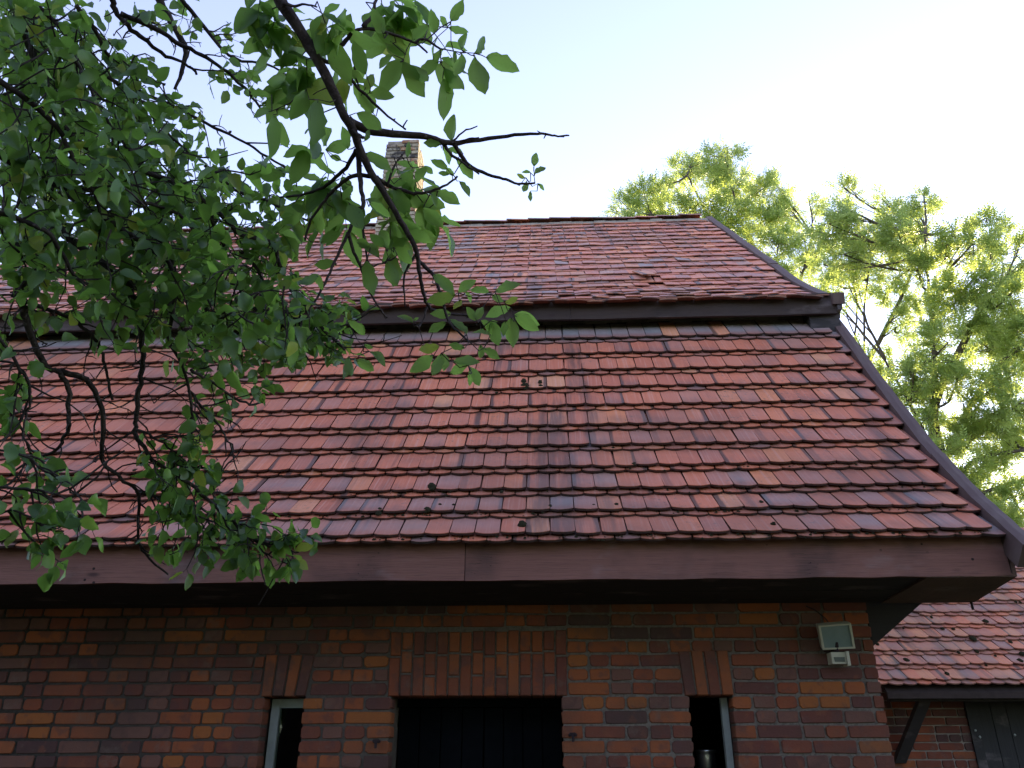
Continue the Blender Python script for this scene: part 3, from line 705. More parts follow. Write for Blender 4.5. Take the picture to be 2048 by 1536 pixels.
chosen = set(vis[:298 - nsold]); restb = MB()
for i, (m, src, px, py, w) in enumerate(bricks):
    if i in chosen: o = bpy.data.objects.new('brick', src[4]); place(o, wall); o.matrix_basis = m
    else: restb.add(xf(m, src[0]), src[1], src[3], 0, src[2])
# corner bricks turning onto the gable
for k in range(-1, nc):
    zc = z0 + k * CH + CH / 2
    if zc < 0 or zc > zw: continue
    y = YW + .125
    while y < YW + 3.0:
        w = R.choice([HEAD, STR]); v, f, uv = brick_local(w - .013, BH, .1, R.randrange(999))
        m = Matrix.Translation((XW, y + w / 2, zc)) @ Matrix.Rotation(math.pi / 2, 4, 'Z'); restb.add(xf(m, v), f, rand_rnd(1200), 0, uv); y += w
restb.build('brick_courses', M_BRICK, wall, kind='stuff')
# hinge pins by the door
for (px, py) in ((753, 1487), (1146, 1474)):
    c = onY(px, py, YW - .02); mb = MB()
    mb.tube([c + Vector((-.02, .03, .012)), c + Vector((-.012, -.02, .014)), c + Vector((.012, -.03, .014)), c + Vector((.018, .0, .012))], [.010, .012, .012, .009], 8)
    mb.tube([c + Vector((.0, -.024, .02)), c + Vector((.0, -.026, -.028))], [.011, .008], 8); mb.build('hinge_pin', M_IRON, wall)

# openings
o = OPEN[0]; win = MB(); fy = YW + .125
x0, x1, za, zt_ = o[1] + .012, o[2] - .004, o[3], o[4] - .006
wroot = MB(); wroot.box(x0, x0 + .052, fy, fy + .06, za, zt_, .2)
wroot = wroot.build('window', M_FRAME, house)
mb = MB(); mb.box(x0 + .053, x1, fy + .002, fy + .058, zt_ - .055, zt_, .2); mb.build('top_rail', M_FRAME, wroot)
mb = MB(); mb.box(x1 + .02, x1 + .07, fy, fy + .06, za, zt_, .2); mb.build('jamb', M_FRAME, wroot)
mb = MB(); mb.box(x0 + .053, x1 + .02, fy + .002, fy + .058, za, za + .05, .2); mb.build('bottom_rail', M_FRAME, wroot)
mb = MB(); mb.box(x0 + .053, x1 + .02, fy + .026, fy + .031, za + .05, zt_ - .055, .2); mb.build('pane', M_PANE, wroot)
o = OPEN[2]; x0, x1, za, zt_ = o[1], o[2], o[3], o[4]
wroot = MB(); wroot.box(x1 - .045, x1 - .004, YW + .13, YW + .19, za, zt_ - .01, .2); wroot = wroot.build('window', M_FRAME, house)
mb = MB(); mb.box(x1 - .02, x1 + .02, YW + .20, YW + .62, za + .03, zt_ - .03, .2); mb.build('open_casement', M_DOOR, wroot)
mb = MB(); mb.box(x0 - .02, x1 - .046, YW + .13, YW + .19, za - .03, za, .2); mb.build('sill', M_FRAME, wroot)
o = OPEN[1]; dx = (o[1] + o[2]) / 2
door = MB(); door.box(o[1] - .02, o[2] + .02, YW + .26, YW + .36, lin_z - .052, lin_z + .006, .3); door = door.build('door', M_DOOR, house)
for a, b in ((o[1] + .0, dx + .025), (dx + .029, o[2])):
    n = 4; leaf = MB(); leaf.box(a + .01, b, YW + .325, YW + .345, .03, lin_z - .055, R.random()); leaf = leaf.build('door_leaf', M_DOOR, door)
    for i in range(n):
        mb = MB(); mb.box(lerp(a, b, i / n) + .004, lerp(a, b, (i + 1) / n) - .004, YW + .302, YW + .324, .03, lin_z - .056, R.random()); mb.build('plank', M_DOOR, leaf)
# room behind
mb = MB(); mb.box(XL + .5, XW - .5, YW + 2.4, YW + 2.5, 0.01, 2.6); mb.build('inner_wall', M_DARK, house)
mb = MB(); mb.box(XL + .4, XW - .4, YW + .39, RY - .4, 2.62, 2.68); mb.build('loft_floor', M_DARK, house)

# ------------------------------------------------------------------ chimney
cy = RIDGE_Y - 0.55
ct = onY(806, 279, cy); cbz = RIDGE_Z - 0.75
xl_t, xr_t = onY(774, 279, cy).x, onY(838, 279, cy).x
xl_b, xr_b = onY(752, 455, cy).x, onY(829, 455, cy).x
ch = MB(); core = .02
def chx(z, side):
    t = (z - onY(800, 455, cy).z) / (ct.z - onY(800, 455, cy).z); return lerp(xl_b, xl_t, t) if side == 0 else lerp(xr_b, xr_t, t)
def chy(z): t = (ct.z - z) / 1.6; return cy - .05 * t, cy + .62 + .05 * t
for za, zc in ((cbz, ct.z - .02),):
    lo = [(chx(za, 0) + core, chy(za)[0] + core, za), (chx(za, 1) - core, chy(za)[0] + core, za), (chx(za, 1) - core, chy(za)[1], za), (chx(za, 0) + core, chy(za)[1], za)]
    hi = [(chx(zc, 0) + core, chy(zc)[0] + core, zc), (chx(zc, 1) - core, chy(zc)[0] + core, zc), (chx(zc, 1) - core, chy(zc)[1], zc), (chx(zc, 0) + core, chy(zc)[1], zc)]
    ch.add(lo + hi, BOXF)
chim = recalc(ch.build('chimney', M_RENDER, house))
def mat_chbrick():
    t = NT('weathered_chimney_brick'); rnd = t.attr('rnd'); pos = t.n('ShaderNodeNewGeometry').outputs['Position']
    n1 = t.noise(pos, 7.0, 5.0, .65); n2 = t.noise(pos, 30.0, 4.0)
    c = t.ramp(rnd, [(0, (.26, .21, .16)), (.35, (.31, .27, .21)), (.55, (.20, .15, .115)), (.68, (.25, .12, .07)), (.78, (.13, .10, .095)), (.86, (.05, .045, .048))], True)
    c = t.mix(t.math('MULTIPLY', t.step(n1, .42, .62), .6), c, (.38, .34, .28)); c = t.mix(t.math('MULTIPLY', t.step(n2, .55, .68), .7), c, (.10, .09, .085))
    return t.done(t.bsdf(c, .95, .1, t.bump(n2, .6, .01)))
M_CHB = mat_chbrick(); cb = MB(); z = cbz; k = 0
while z < ct.z - .02:
    h = .072; topd = z > ct.z - .40; zc = z + .036
    for face in (0, 1):
        L0 = chx(zc, 1) - chx(zc, 0) if face == 0 else chy(zc)[1] - chy(zc)[0]; x = 0
        first = True
        while x < L0 - .03:
            w = R.choice([.12, .12, .25]) if not (first and k % 2) else .18
            first = False; w = min(w, L0 - x)
            if L0 - x - w < .05: w = L0 - x
            drop = (z > ct.z - .10 and R.random() < .22) or R.random() < .03
            if not drop:
                v, f, uv = brick_local(w - .010, h - .010, .10, R.randrange(9999)); rnd = R.uniform(.86, 1) if topd and R.random() < .62 else R.uniform(0, .84)
                if face == 0: m = Matrix.Translation((chx(zc, 0) + x + w / 2, chy(zc)[0] + R.uniform(-.004, .006), zc))
                else: m = Matrix.Translation((chx(zc, 1) + R.uniform(-.005, .005), chy(zc)[0] + x + w / 2, zc)) @ Matrix.Rotation(math.pi / 2, 4, 'Z')
                cb.add(xf(m, v), f, rnd if face == 0 else rnd * .5, 0, uv)
            x += w
    z += .078; k += 1
cb.build('brick_courses', M_CHB, chim, kind='stuff')
# mortar fillet round the foot on the ridge
mb = MB(); bx = chx(RIDGE_Z, 1)
mb.prism([(bx - .02, RIDGE_Y - .35, RIDGE_Z - .35), (bx + .34, RIDGE_Y - .30, RIDGE_Z - .32), (bx + .26, RIDGE_Y - .1, RIDGE_Z + .06), (bx + .06, RIDGE_Y - .16, RIDGE_Z + .26), (bx - .02, RIDGE_Y - .2, RIDGE_Z + .30)], (0, .35, .02)); recalc(mb.build('mortar_fillet', mat_plain('grey_fillet', (.16, .15, .155), .95, .1), chim))

# ------------------------------------------------------------------ floodlight on the wall
fl = onY(1676, 1316, YW); froot = empty('floodlight', (fl.x, YW, fl.z))
tag(froot, 'small grey floodlight with a motion sensor below, on the brick wall by the corner', 'floodlight')
LY = YW - 0.13
cn = [onY(1636, 1251, LY - .02), onY(1701, 1246, LY - .02), onY(1710, 1296, LY + .05), onY(1645, 1299, LY + .05)]
cc = sum(cn, Vector()) / 4; nrm = (cn[1] - cn[0]).cross(cn[3] - cn[0]).normalized()
if nrm.y > 0: nrm = -nrm
def quadring(s, dn): return [cc + (p - cc) * s + nrm * dn for p in cn]
mb = MB(); A, B, C = quadring(1.0, -.012), quadring(.96, -.05), quadring(.45, -.075)
mb.add([tuple(p) for p in A + B + C], [(8, 9, 10, 11)] + [(i, (i + 1) % 4, 4 + (i + 1) % 4, 4 + i) for i in range(4)] + [(4 + i, 4 + (i + 1) % 4, 8 + (i + 1) % 4, 8 + i) for i in range(4)]); hs = recalc(mb.build('housing', M_LAMP, froot))
mb = MB(); A, B, C, D = quadring(1.0, -.012), quadring(1.0, .008), quadring(.88, .008), quadring(.88, -.004)
mb.add([tuple(p) for p in A + B + C + D], [(4 * a + i, 4 * a + (i + 1) % 4, 4 * a + 4 + (i + 1) % 4, 4 * a + 4 + i) for a in range(3) for i in range(4)]); recalc(mb.build('rim', M_LAMP, froot))
mb = MB(); mb.add([tuple(p) for p in quadring(.885, -.001) + quadring(.885, -.008)], BOXF); recalc(mb.build('front_glass', M_LAMPGLASS, froot))
s0, s1 = onY(1660, 1305, LY + .05), onY(1694, 1328, LY + .05)
mb = MB(); mb.box(s0.x, s1.x, LY + .035, YW - .01, s1.z, s0.z); sen = mb.build('sensor', M_LAMP, froot)
mb = MB(); w = s1.x - s0.x; mb.prism([(s0.x + w * .18, LY + .030, s1.z + .012), (s1.x - w * .18, LY + .030, s1.z + .012), (s1.x - w * .14, LY + .030, s0.z - .03), (s0.x + w * .14, LY + .030, s0.z - .03)], (0, .01, 0)); mb.build('lens', M_LAMPDK, sen)
mb = MB(); mb.box(s1.x - .004, s1.x + .014, LY + .02, YW - .02, s1.z - .012, s0.z + .004); mb.build('side_cheek', M_LAMP, sen)
mb = MB(); mb.tube([(s0.x + w * .5, LY + .06, s0.z - .004), (s0.x + w * .5, LY + .04, cc.z - .03)], [.012, .012], 8); mb.tube([(s0.x + w * .5, LY + .06, s0.z), (s0.x + w * .5, YW + .01, s0.z + .02)], [.014, .014], 8); mb.build('bracket', M_IRON, froot)
mb = MB(); mb.tube([onY(1661, 1250, LY + .08), onY(1650, 1236, YW - .03), onY(1630, 1220, YW - .015), onY(1612, 1212, YW - .012)], [.004] * 4, 6); mb.build('cable', M_IRON, froot)

# ------------------------------------------------------------------ steel pot inside the right window
pp = onY(1411, 1512, YW + .42); mb = MB(); prof_ = [(.0, -.16), (.060, -.16), (.062, -.02), (.062, .0), (.068, .006), (.068, .016), (.058, .018), (.052, .01), (.05, -.15), (0, -.15)]
n = 24; V = []; f = []
for r_, z_ in prof_:
    for a in range(n): V.append((pp.x - .0 + r_ * math.cos(2 * math.pi * a / n), YW + .40 + r_ * math.sin(2 * math.pi * a / n), pp.z + z_ + .02))
for i in range(len(prof_) - 1):
    for a in range(n): f.append((i * n + a, i * n + (a + 1) % n, (i + 1) * n + (a + 1) % n, (i + 1) * n + a))
mb.add(V, f); pot = recalc(mb.build('steel_pot', M_STEEL, smooth=True)); tag(pot, 'shiny steel pot standing inside the open narrow window', 'pot')
mb = MB(); mb.box(pp.x - .2, pp.x + .2, YW + .385, YW + .60, pp.z - .17, pp.z - .142); sh = mb.build('inner_shelf', M_DARKWOOD, house)

# ------------------------------------------------------------------ the lower building at the right
SY = 9.05; shed = empty('shed', (4.6, 9.7, 0)); tag(shed, 'low brick shed with a mossy red tiled roof, right of the house', 'shed')
se = onY(1900, 1370, SY); SX0 = onY(1762, 1360, SY).x; SX1 = SX0 + 5.2
sl = math.radians(40); SL = 3.55
spf = Profile([(SY, se.z - .02), (SY + SL * math.cos(sl) * .5, se.z - .02 + SL * math.sin(sl) * .5), (SY + SL * math.cos(sl), se.z - .02 + SL * math.sin(sl))])
mb = MB()
for side in (0, 1):
    a, b = spf.p[0], spf.p[-1]; ya, yb = (a.y, b.y) if side == 0 else (2 * b.y - a.y, b.y)
    mb.add([(SX0 + .04, ya, a.z - .05), (SX1, ya, a.z - .05), (SX1, yb, b.z - .05), (SX0 + .04, yb, b.z - .05), (SX0 + .04, ya, a.z - .11), (SX1, ya, a.z - .11), (SX1, yb, b.z - .11), (SX0 + .04, yb, b.z - .11)], BOXF)
sroof = recalc(mb.build('roof', M_UNDER, shed))
SVAR = []
for i in range(40):
    v, f, uv = tile_local(.146, .37, .014, .030, 900 + i); rnd = R.uniform(.02, .93) if i < 34 else R.uniform(.95, 1); dk = R.choice([0.05, .15, .25, .35, .55])
    mb = MB(); mb.add(v, f, rnd, dk, uv); SVAR.append((v, f, uv, rnd, dk, mb.mesh('tile', M_TILE_OLD)))
SEXP = .262; cand = []
for k in range(int(SL / SEXP)):
    for layer in (0, 1):
        x = SX0 - (.0 if layer else .075) + R.uniform(-.04, .03); q0 = .04 + k * SEXP - (0 if layer else .058)
        while x < SX1:
            hb, ht = (.050, -.010) if layer else (.034, -.026)
            sag = .010 * noise.noise(Vector((x * 1.1, k * 2.0, 0))); vi = R.randrange(40)
            m = tile_matrix(spf, x + .075, q0 + sag + R.uniform(-.007, .007), hb + R.uniform(-.002, .006), ht, .37, R.gauss(0, .025), R.gauss(0, .02))
            px, py, d = project(m @ Vector((0, .15, .02))); cand.append((layer, px, py, d, m, vi)); x += .149
rest = MB(); n = 0
for layer, px, py, d, m, vi in cand:
    v, f, uv, rnd, dk, me = SVAR[vi]
    if layer == 1 and 1730 < px < 2070 and py > 1085 and n < 280:
        oo = bpy.data.objects.new('tile', me); place(oo, sroof); oo.matrix_basis = m; n += 1
    else: rest.add(xf(m, v), f, rnd, dk, uv)
rest.build('tile_courses', M_TILE_OLD, sroof, kind='stuff')
print('shed tiles', n)
for i in range(14):
    x1 = SX0 + i * .36; mb = MB(); V = []; a0 = spf.p[-1]; k = 9
    for xx, r_ in ((x1, .115), (x1 + .38, .10)):
        for rr in (r_, r_ - .016):
            for a in range(k): q = math.pi * (.08 + .84 * a / (k - 1)); V.append((xx, a0.y - math.cos(q) * rr, a0.z - .01 + math.sin(q) * rr * .9))
    f = []
    for a in range(k - 1): f += [(a, a + 1, 2 * k + a + 1, 2 * k + a), (k + a, k + a + 1, 3 * k + a + 1, 3 * k + a), (a, a + 1, k + a + 1, k + a), (2 * k + a, 2 * k + a + 1, 3 * k + a + 1, 3 * k + a)]
    mb.add(V, f, R.uniform(.5, .95)); recalc(mb.build('ridge_tile', M_TILE_OLD, sroof))
for i in range(34):                                  # moss dots on the shed roof
    q = R.uniform(.05, 2.2) * R.uniform(.3, 1); x = SX0 + R.uniform(.1, 2.6); p, nn = spf.pt(q), spf.nor(q)
    cushion('moss_cushion', Vector((x, p.y, p.z)) + nn * .05, spf.tan(q), nn, R.choice([.012, .015, .018, .022, .034]), .6, M_MOSS, sroof, 300 + i)
SWY = 9.72; wx0, wx1 = onY(1700, 1450, SWY).x, onY(1928, 1400, SWY).x
mb = MB(); mb.box(wx0 - .6, wx1 - .012, SWY + .012, SWY + .3, 0, se.z + .3); mb.box(wx1 + 1.6, SX1, SWY + .012, SWY + .3, 0, se.z + .3)
mb.box(wx1 - .01, wx1 + 1.59, SWY + .10, SWY + .28, 1.0, se.z + .3)
swall = mb.build('wall', M_RENDER, shed); srest = MB(); nb = 0
zz = 0.01; k = 0
while zz < se.z + .25:
    x = wx0 - .6 + (0 if k % 2 else -.13)
    while x < wx1 - .03:
        w = .262 if k % 3 else R.choice([.125, .262]); w = min(w, wx1 - x)
        v, f, uv = brick_local(w, .072, .1, R.randrange(9999), .6); rnd = R.choice([.25, .4, .45, .55, .6, .7, .87, .93, .1]); m = Matrix.Translation((x + w / 2, SWY, zz + .042))
        px, py, d = project((x + w / 2, SWY, zz + .04))
        if 1740 < px and 1390 < py < 1545 and w > .05:
            b = MB(); b.add(v, f, rnd, 0, uv); oo = bpy.data.objects.new('brick', b.mesh('brick', M_BRICK)); place(oo, swall); oo.matrix_basis = m; nb += 1
        else: srest.add(xf(m, v), f, rnd, 0, uv)
        x += w + .012
    zz += .085; k += 1
srest.build('brick_courses', M_BRICK, swall, kind='stuff')
mb = MB(); mb.box(wx1 - .01, wx1 + .09, SWY - .02, SWY + .09, 0, se.z + .1, .1); sdoor = mb.build('door', M_PLANK, shed)
for i in range(9):
    mb = MB(); a = wx1 + .095 + i * .165; yy = SWY - .005 + R.uniform(-.012, .012); mb.box(a, a + .160, yy, yy + .03, .02, se.z + .05, R.random()); mb.build('plank', M_PLANK, sdoor)
for (px, py) in ((1960, 1474), (2030, 1470), (1951, 1461)):
    c = onY(px, py, SWY - .03); cushion('nail_head', c, Vector((0, 0, 1)), Vector((0, -1, 0)), .012, .5, M_FRAME, sdoor, px)
mb = MB(); p0, p1 = onY(1858, 1380, SY + .12), onY(1799, 1527, SWY - .04); dr = (p0 - p1)
mb.prism([p1 + Vector((-.05, -.0, 0)), p1 + Vector((.07, -.0, 0)), p1 + Vector((.07, .11, 0)), p1 + Vector((-.05, .11, 0))], dr, .5); recalc(mb.build('timber_brace', M_DARKWOOD, shed))
mb = MB(); mb.box(SX0 + .1, SX1 - .1, SY + .10, SY + .20, se.z - .15, se.z - .03); mb.build('eave_beam', M_DARKWOOD, shed)

# ------------------------------------------------------------------ leaves
def leaf_local(stations, fold, droop, curl, seed, bite=0.0):
    q = random.Random(seed); V = [(0, 0, 0)]; uv = [(0, 0, 0)]
    for (x, w) in stations:
        z = -droop * x * x + curl * math.sin(x * 5 + seed); wl_ = w * (1 - (bite if q.random() < .25 else 0)) * q.uniform(.93, 1.07); wr = w * (1 - (bite if q.random() < .25 else 0)) * q.uniform(.93, 1.07)
        V += [(x, wl_, z + fold * wl_ + q.uniform(-.02, .02)), (x, 0, z), (x, -wr, z + fold * wr + q.uniform(-.02, .02))]; uv += [(x, 1, 0), (x, 0, 0), (x, -1, 0)]
    V.append((1, q.uniform(-.03, .03), -droop)); uv.append((1, 0, 0)); k = len(stations); e = 1 + 3 * k
    f = [(0, 2, 1), (0, 3, 2)]
    for i in range(k - 1): a, b = 1 + 3 * i, 4 + 3 * i; f += [(a, a + 1, b + 1, b), (a + 1, a + 2, b + 2, b + 1)]
    a = 1 + 3 * (k - 1); f += [(a, a + 1, e), (a + 1, a + 2, e)]
    return np.array(V), f, np.array(uv)
PEARV = [leaf_local([(.05, .11), (.15, .22), (.28, .31), (.42, .35), (.57, .34), (.72, .27), (.85, .155), (.94, .055)], R.uniform(.15, .9), R.uniform(-.1, .6), R.uniform(-.08, .08), i, .14) for i in range(16)]
WALV = [leaf_local([(.05, .06), (.14, .135), (.26, .205), (.40, .245), (.55, .25), (.70, .215), (.84, .135), (.94, .05)], R.uniform(.08, .7), R.uniform(-.1, .5), R.uniform(-.07, .07), 50 + i, .2) for i in range(16)]
def leaf_meshes(vars_, mat):
    out = []
    for i, (v, f, uv) in enumerate(vars_):
        mb = MB(); mb.add(v, f, R.random(), 0, uv); out.append(mb.mesh('leaf', mat, True))
    return out
def basis(p, d, n, L):
    d = d.normalized(); n = (n - d * n.dot(d)); n = n.normalized() if n.length > 1e-4 else d.orthogonal().normalized(); s = n.cross(d)
    return Matrix(((d.x * L, s.x * L, n.x * L, p.x), (d.y * L, s.y * L, n.y * L, p.y), (d.z * L, s.z * L, n.z * L, p.z), (0, 0, 0, 1)))
def rvec(r=None):
    r = r or R
    while True:
        v = Vector((r.uniform(-1, 1), r.uniform(-1, 1), r.uniform(-1, 1)))
        if .05 < v.length < 1: return v.normalized()
CAMP = Vector((0, 0, CAMZ))
def smooth_path(pts, sub=4, wob=0.0):
    pts = [Vector(p) for p in pts]; out = []
    for i in range(len(pts) - 1):
        p0, p1, p2, p3 = pts[max(i - 1, 0)], pts[i], pts[i + 1], pts[min(i + 2, len(pts) - 1)]
        for k in range(sub):
            t = k / sub; v = ((p1 * 2) + (p2 - p0) * t + (p0 * 2 - p1 * 5 + p2 * 4 - p3) * t * t + (p1 * 3 - p0 - p2 * 3 + p3) * t ** 3) / 2
            if wob: v += rvec() * wob * R.random()
            out.append(v)
    out.append(pts[-1]); return out
def cumulate(path):
    s = [0.0]
    for a, b in zip(path, path[1:]): s.append(s[-1] + (b - a).length)
    return s

class Foliage:
    def __init__(s, root, vars_, mat, keep=296):
        s.root = root; s.vars = vars_; s.mat = mat; s.items = []; s.keep = keep; s.meshes = leaf_meshes(vars_, mat)
    def leaf(s, p, d, n, L):
        px, py, dep = project(p + d * L * .5)
        s.items.append((basis(p, d, n, L), R.randrange(len(s.vars)), L / max(dep, .2) if -20 < px < 2070 and -20 < py < 1560 else -1))
    def finish(s):
        order = sorted(range(len(s.items)), key=lambda i: -s.items[i][2]); top = set(order[:s.keep]); mb = MB()
        for i, (m, vi, w) in enumerate(s.items):
            if i in top: o = bpy.data.objects.new('leaf', s.meshes[vi]); place(o, s.root); o.matrix_basis = m
            else: v, f, uv = s.vars[vi]; mb.add(xf(m, v), f, R.random(), 0, uv)
        if mb.n: mb.build('foliage', s.mat, s.root, smooth=True, kind='stuff')

# ------------------------------------------------------------------ pear tree at the left
pear = empty('pear_tree', (-3.3, 1.5, 0)); tag(pear, 'dark green pear tree with small round leaves overhanging from the left', 'tree')
pf = Foliage(pear, PEARV, M_PEAR); ptw = MB()
# branch: list of (px, py), depth at start, depth at end, radius start px, end px, leaf density (per metre), twig length, lo..hi
PB = [
    ([(28, -40), (35, 15), (53, 76), (85, 170), (103, 217), (147, 278), (188, 302), (264, 334), (337, 360), (410, 404), (457, 444), (480, 470), (513, 476), (545, 488), (557, 523), (574, 564), (600, 600), (640, 650), (690, 700)], 2.25, 2.75, 8, 3, 1.0),
    ([(215, -30), (223, 0), (234, 26), (264, 59), (293, 82), (322, 105), (366, 126), (393, 149)], 2.5, 2.6, 7, 2.5, .25),
    ([(240, 29), (308, 56), (366, 91), (416, 117), (454, 146), (498, 185), (520, 215)], 2.5, 2.8, 6, 2.5, .55),
    ([(310, -30), (319, 0), (352, 59), (372, 97), (363, 146), (349, 179)], 3.3, 3.3, 10, 3, .1),
    ([(350, -20), (363, 0), (390, 32), (431, 82), (469, 117), (536, 129), (574, 152)], 2.9, 3.0, 5, 2, .5),
    ([(250, 170), (331, 205), (395, 237), (460, 270), (510, 296), (560, 330), (610, 350)], 2.7, 3.0, 4, 2, 1.0),
    ([(40, -20), (117, 53), (146, 111), (164, 146), (199, 217), (246, 284), (270, 300)], 2.1, 2.2, 5, 2.5, 1.0),
    ([(100, 440), (146, 482), (205, 526), (249, 558), (270, 599), (281, 664), (286, 722), (278, 781), (272, 840), (273, 870), (305, 917), (365, 959), (413, 997), (460, 1035), (489, 1070), (540, 1086), (580, 1098)], 2.3, 2.35, 8, 2.5, 1.0),
    ([(120, 380), (179, 418), (252, 464), (293, 491), (337, 526), (352, 575), (345, 630), (337, 678), (363, 728), (378, 778), (387, 840), (384, 895), (378, 940)], 2.2, 2.4, 6.5, 2, 1.0),
    ([(-40, 470), (0, 485), (59, 505), (85, 529), (53, 564), (29, 588), (50, 602), (117, 626), (158, 646), (187, 675), (205, 711), (214, 752), (225, 800)], 2.0, 2.3, 7, 2.5, .35),
    ([(40, 596), (50, 629), (62, 670), (91, 731), (117, 746), (135, 775), (138, 840), (136, 857), (127, 879), (105, 905), (51, 927), (20, 950)], 2.05, 2.3, 8, 1.8, .12),
    ([(117, 743), (164, 755), (187, 781), (205, 830), (206, 889), (206, 924), (241, 956), (273, 981), (276, 1054), (279, 1092), (305, 1124), (336, 1149)], 2.15, 2.45, 6.5, 1.8, .04),
    ([(273, 981), (317, 997), (368, 1006), (400, 1015), (430, 1030)], 2.4, 2.5, 4, 2, 1.3),
    ([(260, 350), (278, 400), (322, 453), (343, 517), (366, 593), (400, 650), (440, 700)], 2.6, 2.9, 5, 2, 1.1),
    ([(400, 600), (419, 631), (439, 664), (498, 696), (551, 710), (600, 700), (680, 690)], 2.7, 2.9, 4, 2, 1.1),
    ([(480, 500), (515, 540), (533, 582), (557, 614), (600, 640), (660, 660)], 2.6, 2.9, 4, 2, 1.1),
    ([(380, 740), (420, 760), (460, 790), (500, 810), (530, 805)], 2.4, 2.6, 3.5, 2, 1.2),
    ([(-40, 990), (0, 975), (50, 975), (100, 985), (140, 1000)], 1.75, 1.8, 4, 2, 1.2),
    ([(-40, 830), (0, 810), (40, 850), (60, 900)], 1.9, 1.9, 4, 2, .5),
    ([(-30, 150), (40, 190), (110, 250), (150, 330), (190, 390), (200, 440)], 1.9, 2.1, 7, 3, 1.1),
    ([(-30, 300), (40, 330), (110, 370), (180, 380), (260, 400), (340, 420), (400, 470)], 1.95, 2.3, 7, 3, 1.1),
    ([(-30, 60), (60, 60), (130, 90), (210, 150), (280, 200), (330, 260), (380, 310)], 2.3, 2.6, 6, 2.5, 1.0),
    ([(-30, 420), (40, 440), (100, 470), (130, 520), (160, 560), (230, 590)], 1.8, 2.1, 6, 3, .9),
    ([(-30, 640), (10, 690), (40, 740), (60, 800), (30, 850)], 1.8, 1.9, 4, 2, .8),
    ([(150, 10), (190, 60), (230, 130), (290, 150), (330, 170)], 2.2, 2.5, 5, 2, .9),
    ([(420, 430), (450, 500), (470, 560), (500, 610), (560, 650), (620, 690)], 2.5, 2.8, 4, 2, 1.0),
    ([(300, 960), (330, 985), (370, 1010), (410, 1040), (430, 1060)], 2.35, 2.4, 3, 1.5, 1.3),
    ([(365, 959), (395, 975), (440, 985), (470, 975)], 2.4, 2.5, 3, 1.5, 1.2),
    ([(378, 780), (420, 830), (450, 870), (470, 905)], 2.4, 2.5, 3.5, 1.5, 1.2),
    ([(378, 900), (400, 930), (430, 945), (470, 940)], 2.4, 2.5, 3, 1.5, 1.1),
    ([(272, 860), (320, 880), (345, 910), (350, 940)], 2.3, 2.35, 3, 1.5, 1.2),
    ([(-30, 900), (30, 905), (90, 940), (130, 970), (165, 1000)], 1.8, 1.85, 3, 1.5, 1.2),
    ([(-30, 1040), (20, 1020), (60, 1035), (90, 1050)], 1.8, 1.8, 3, 1.5, 1.1),
    ([(-30, 720), (30, 730), (60, 770), (50, 830)], 1.85, 1.9, 3, 1.5, .9),
    ([(455, 1030), (489, 1068), (520, 1086), (560, 1097), (598, 1104)], 2.35, 2.35, 3, 1.2, 1.7),
    ([(489, 1068), (520, 1100), (550, 1118), (580, 1130)], 2.35, 2.35, 2.5, 1.2, 1.7),
    ([(430, 1010), (455, 1050), (470, 1090), (480, 1105)], 2.35, 2.35, 2.5, 1.2, 1.5),
    ([(410, 330), (470, 380), (530, 400), (590, 430), (640, 450)], 2.8, 3.1, 4, 2, .9),
]
def in_poly(x, y, poly):
    c = False; n = len(poly)
    for i in range(n):
        (x1, y1), (x2, y2) = poly[i], poly[i - 1]
        if (y1 > y) != (y2 > y) and x < (x2 - x1) * (y - y1) / (y2 - y1) + x1: c = not c
    return c
PEAR_CLEAR = [[(80, 690), (330, 700), (345, 760), (330, 830), (250, 850), (255, 960), (290, 1000), (300, 1080), (200, 1080), (175, 960), (60, 890), (60, 760)],
              [(285, 60), (440, 80), (430, 120), (400, 175), (330, 180), (300, 120)], [(385, 160), (450, 190), (520, 240), (560, 260), (540, 340), (420, 260)],
              [(560, 420), (660, 420), (660, 445), (560, 450)], [(480, 60), (720, 0), (740, 400), (620, 400), (560, 300), (520, 120)], [(560, 720), (760, 740), (760, 1000), (560, 1050)], [(410, 860), (560, 840), (560, 980), (430, 960)]]
def pear_ok(p):
    x, y, d = project(p)
    if y > 1150 or x > 745: return False
    return not any(in_poly(x, y, q) for q in PEAR_CLEAR)
pear_starts = []
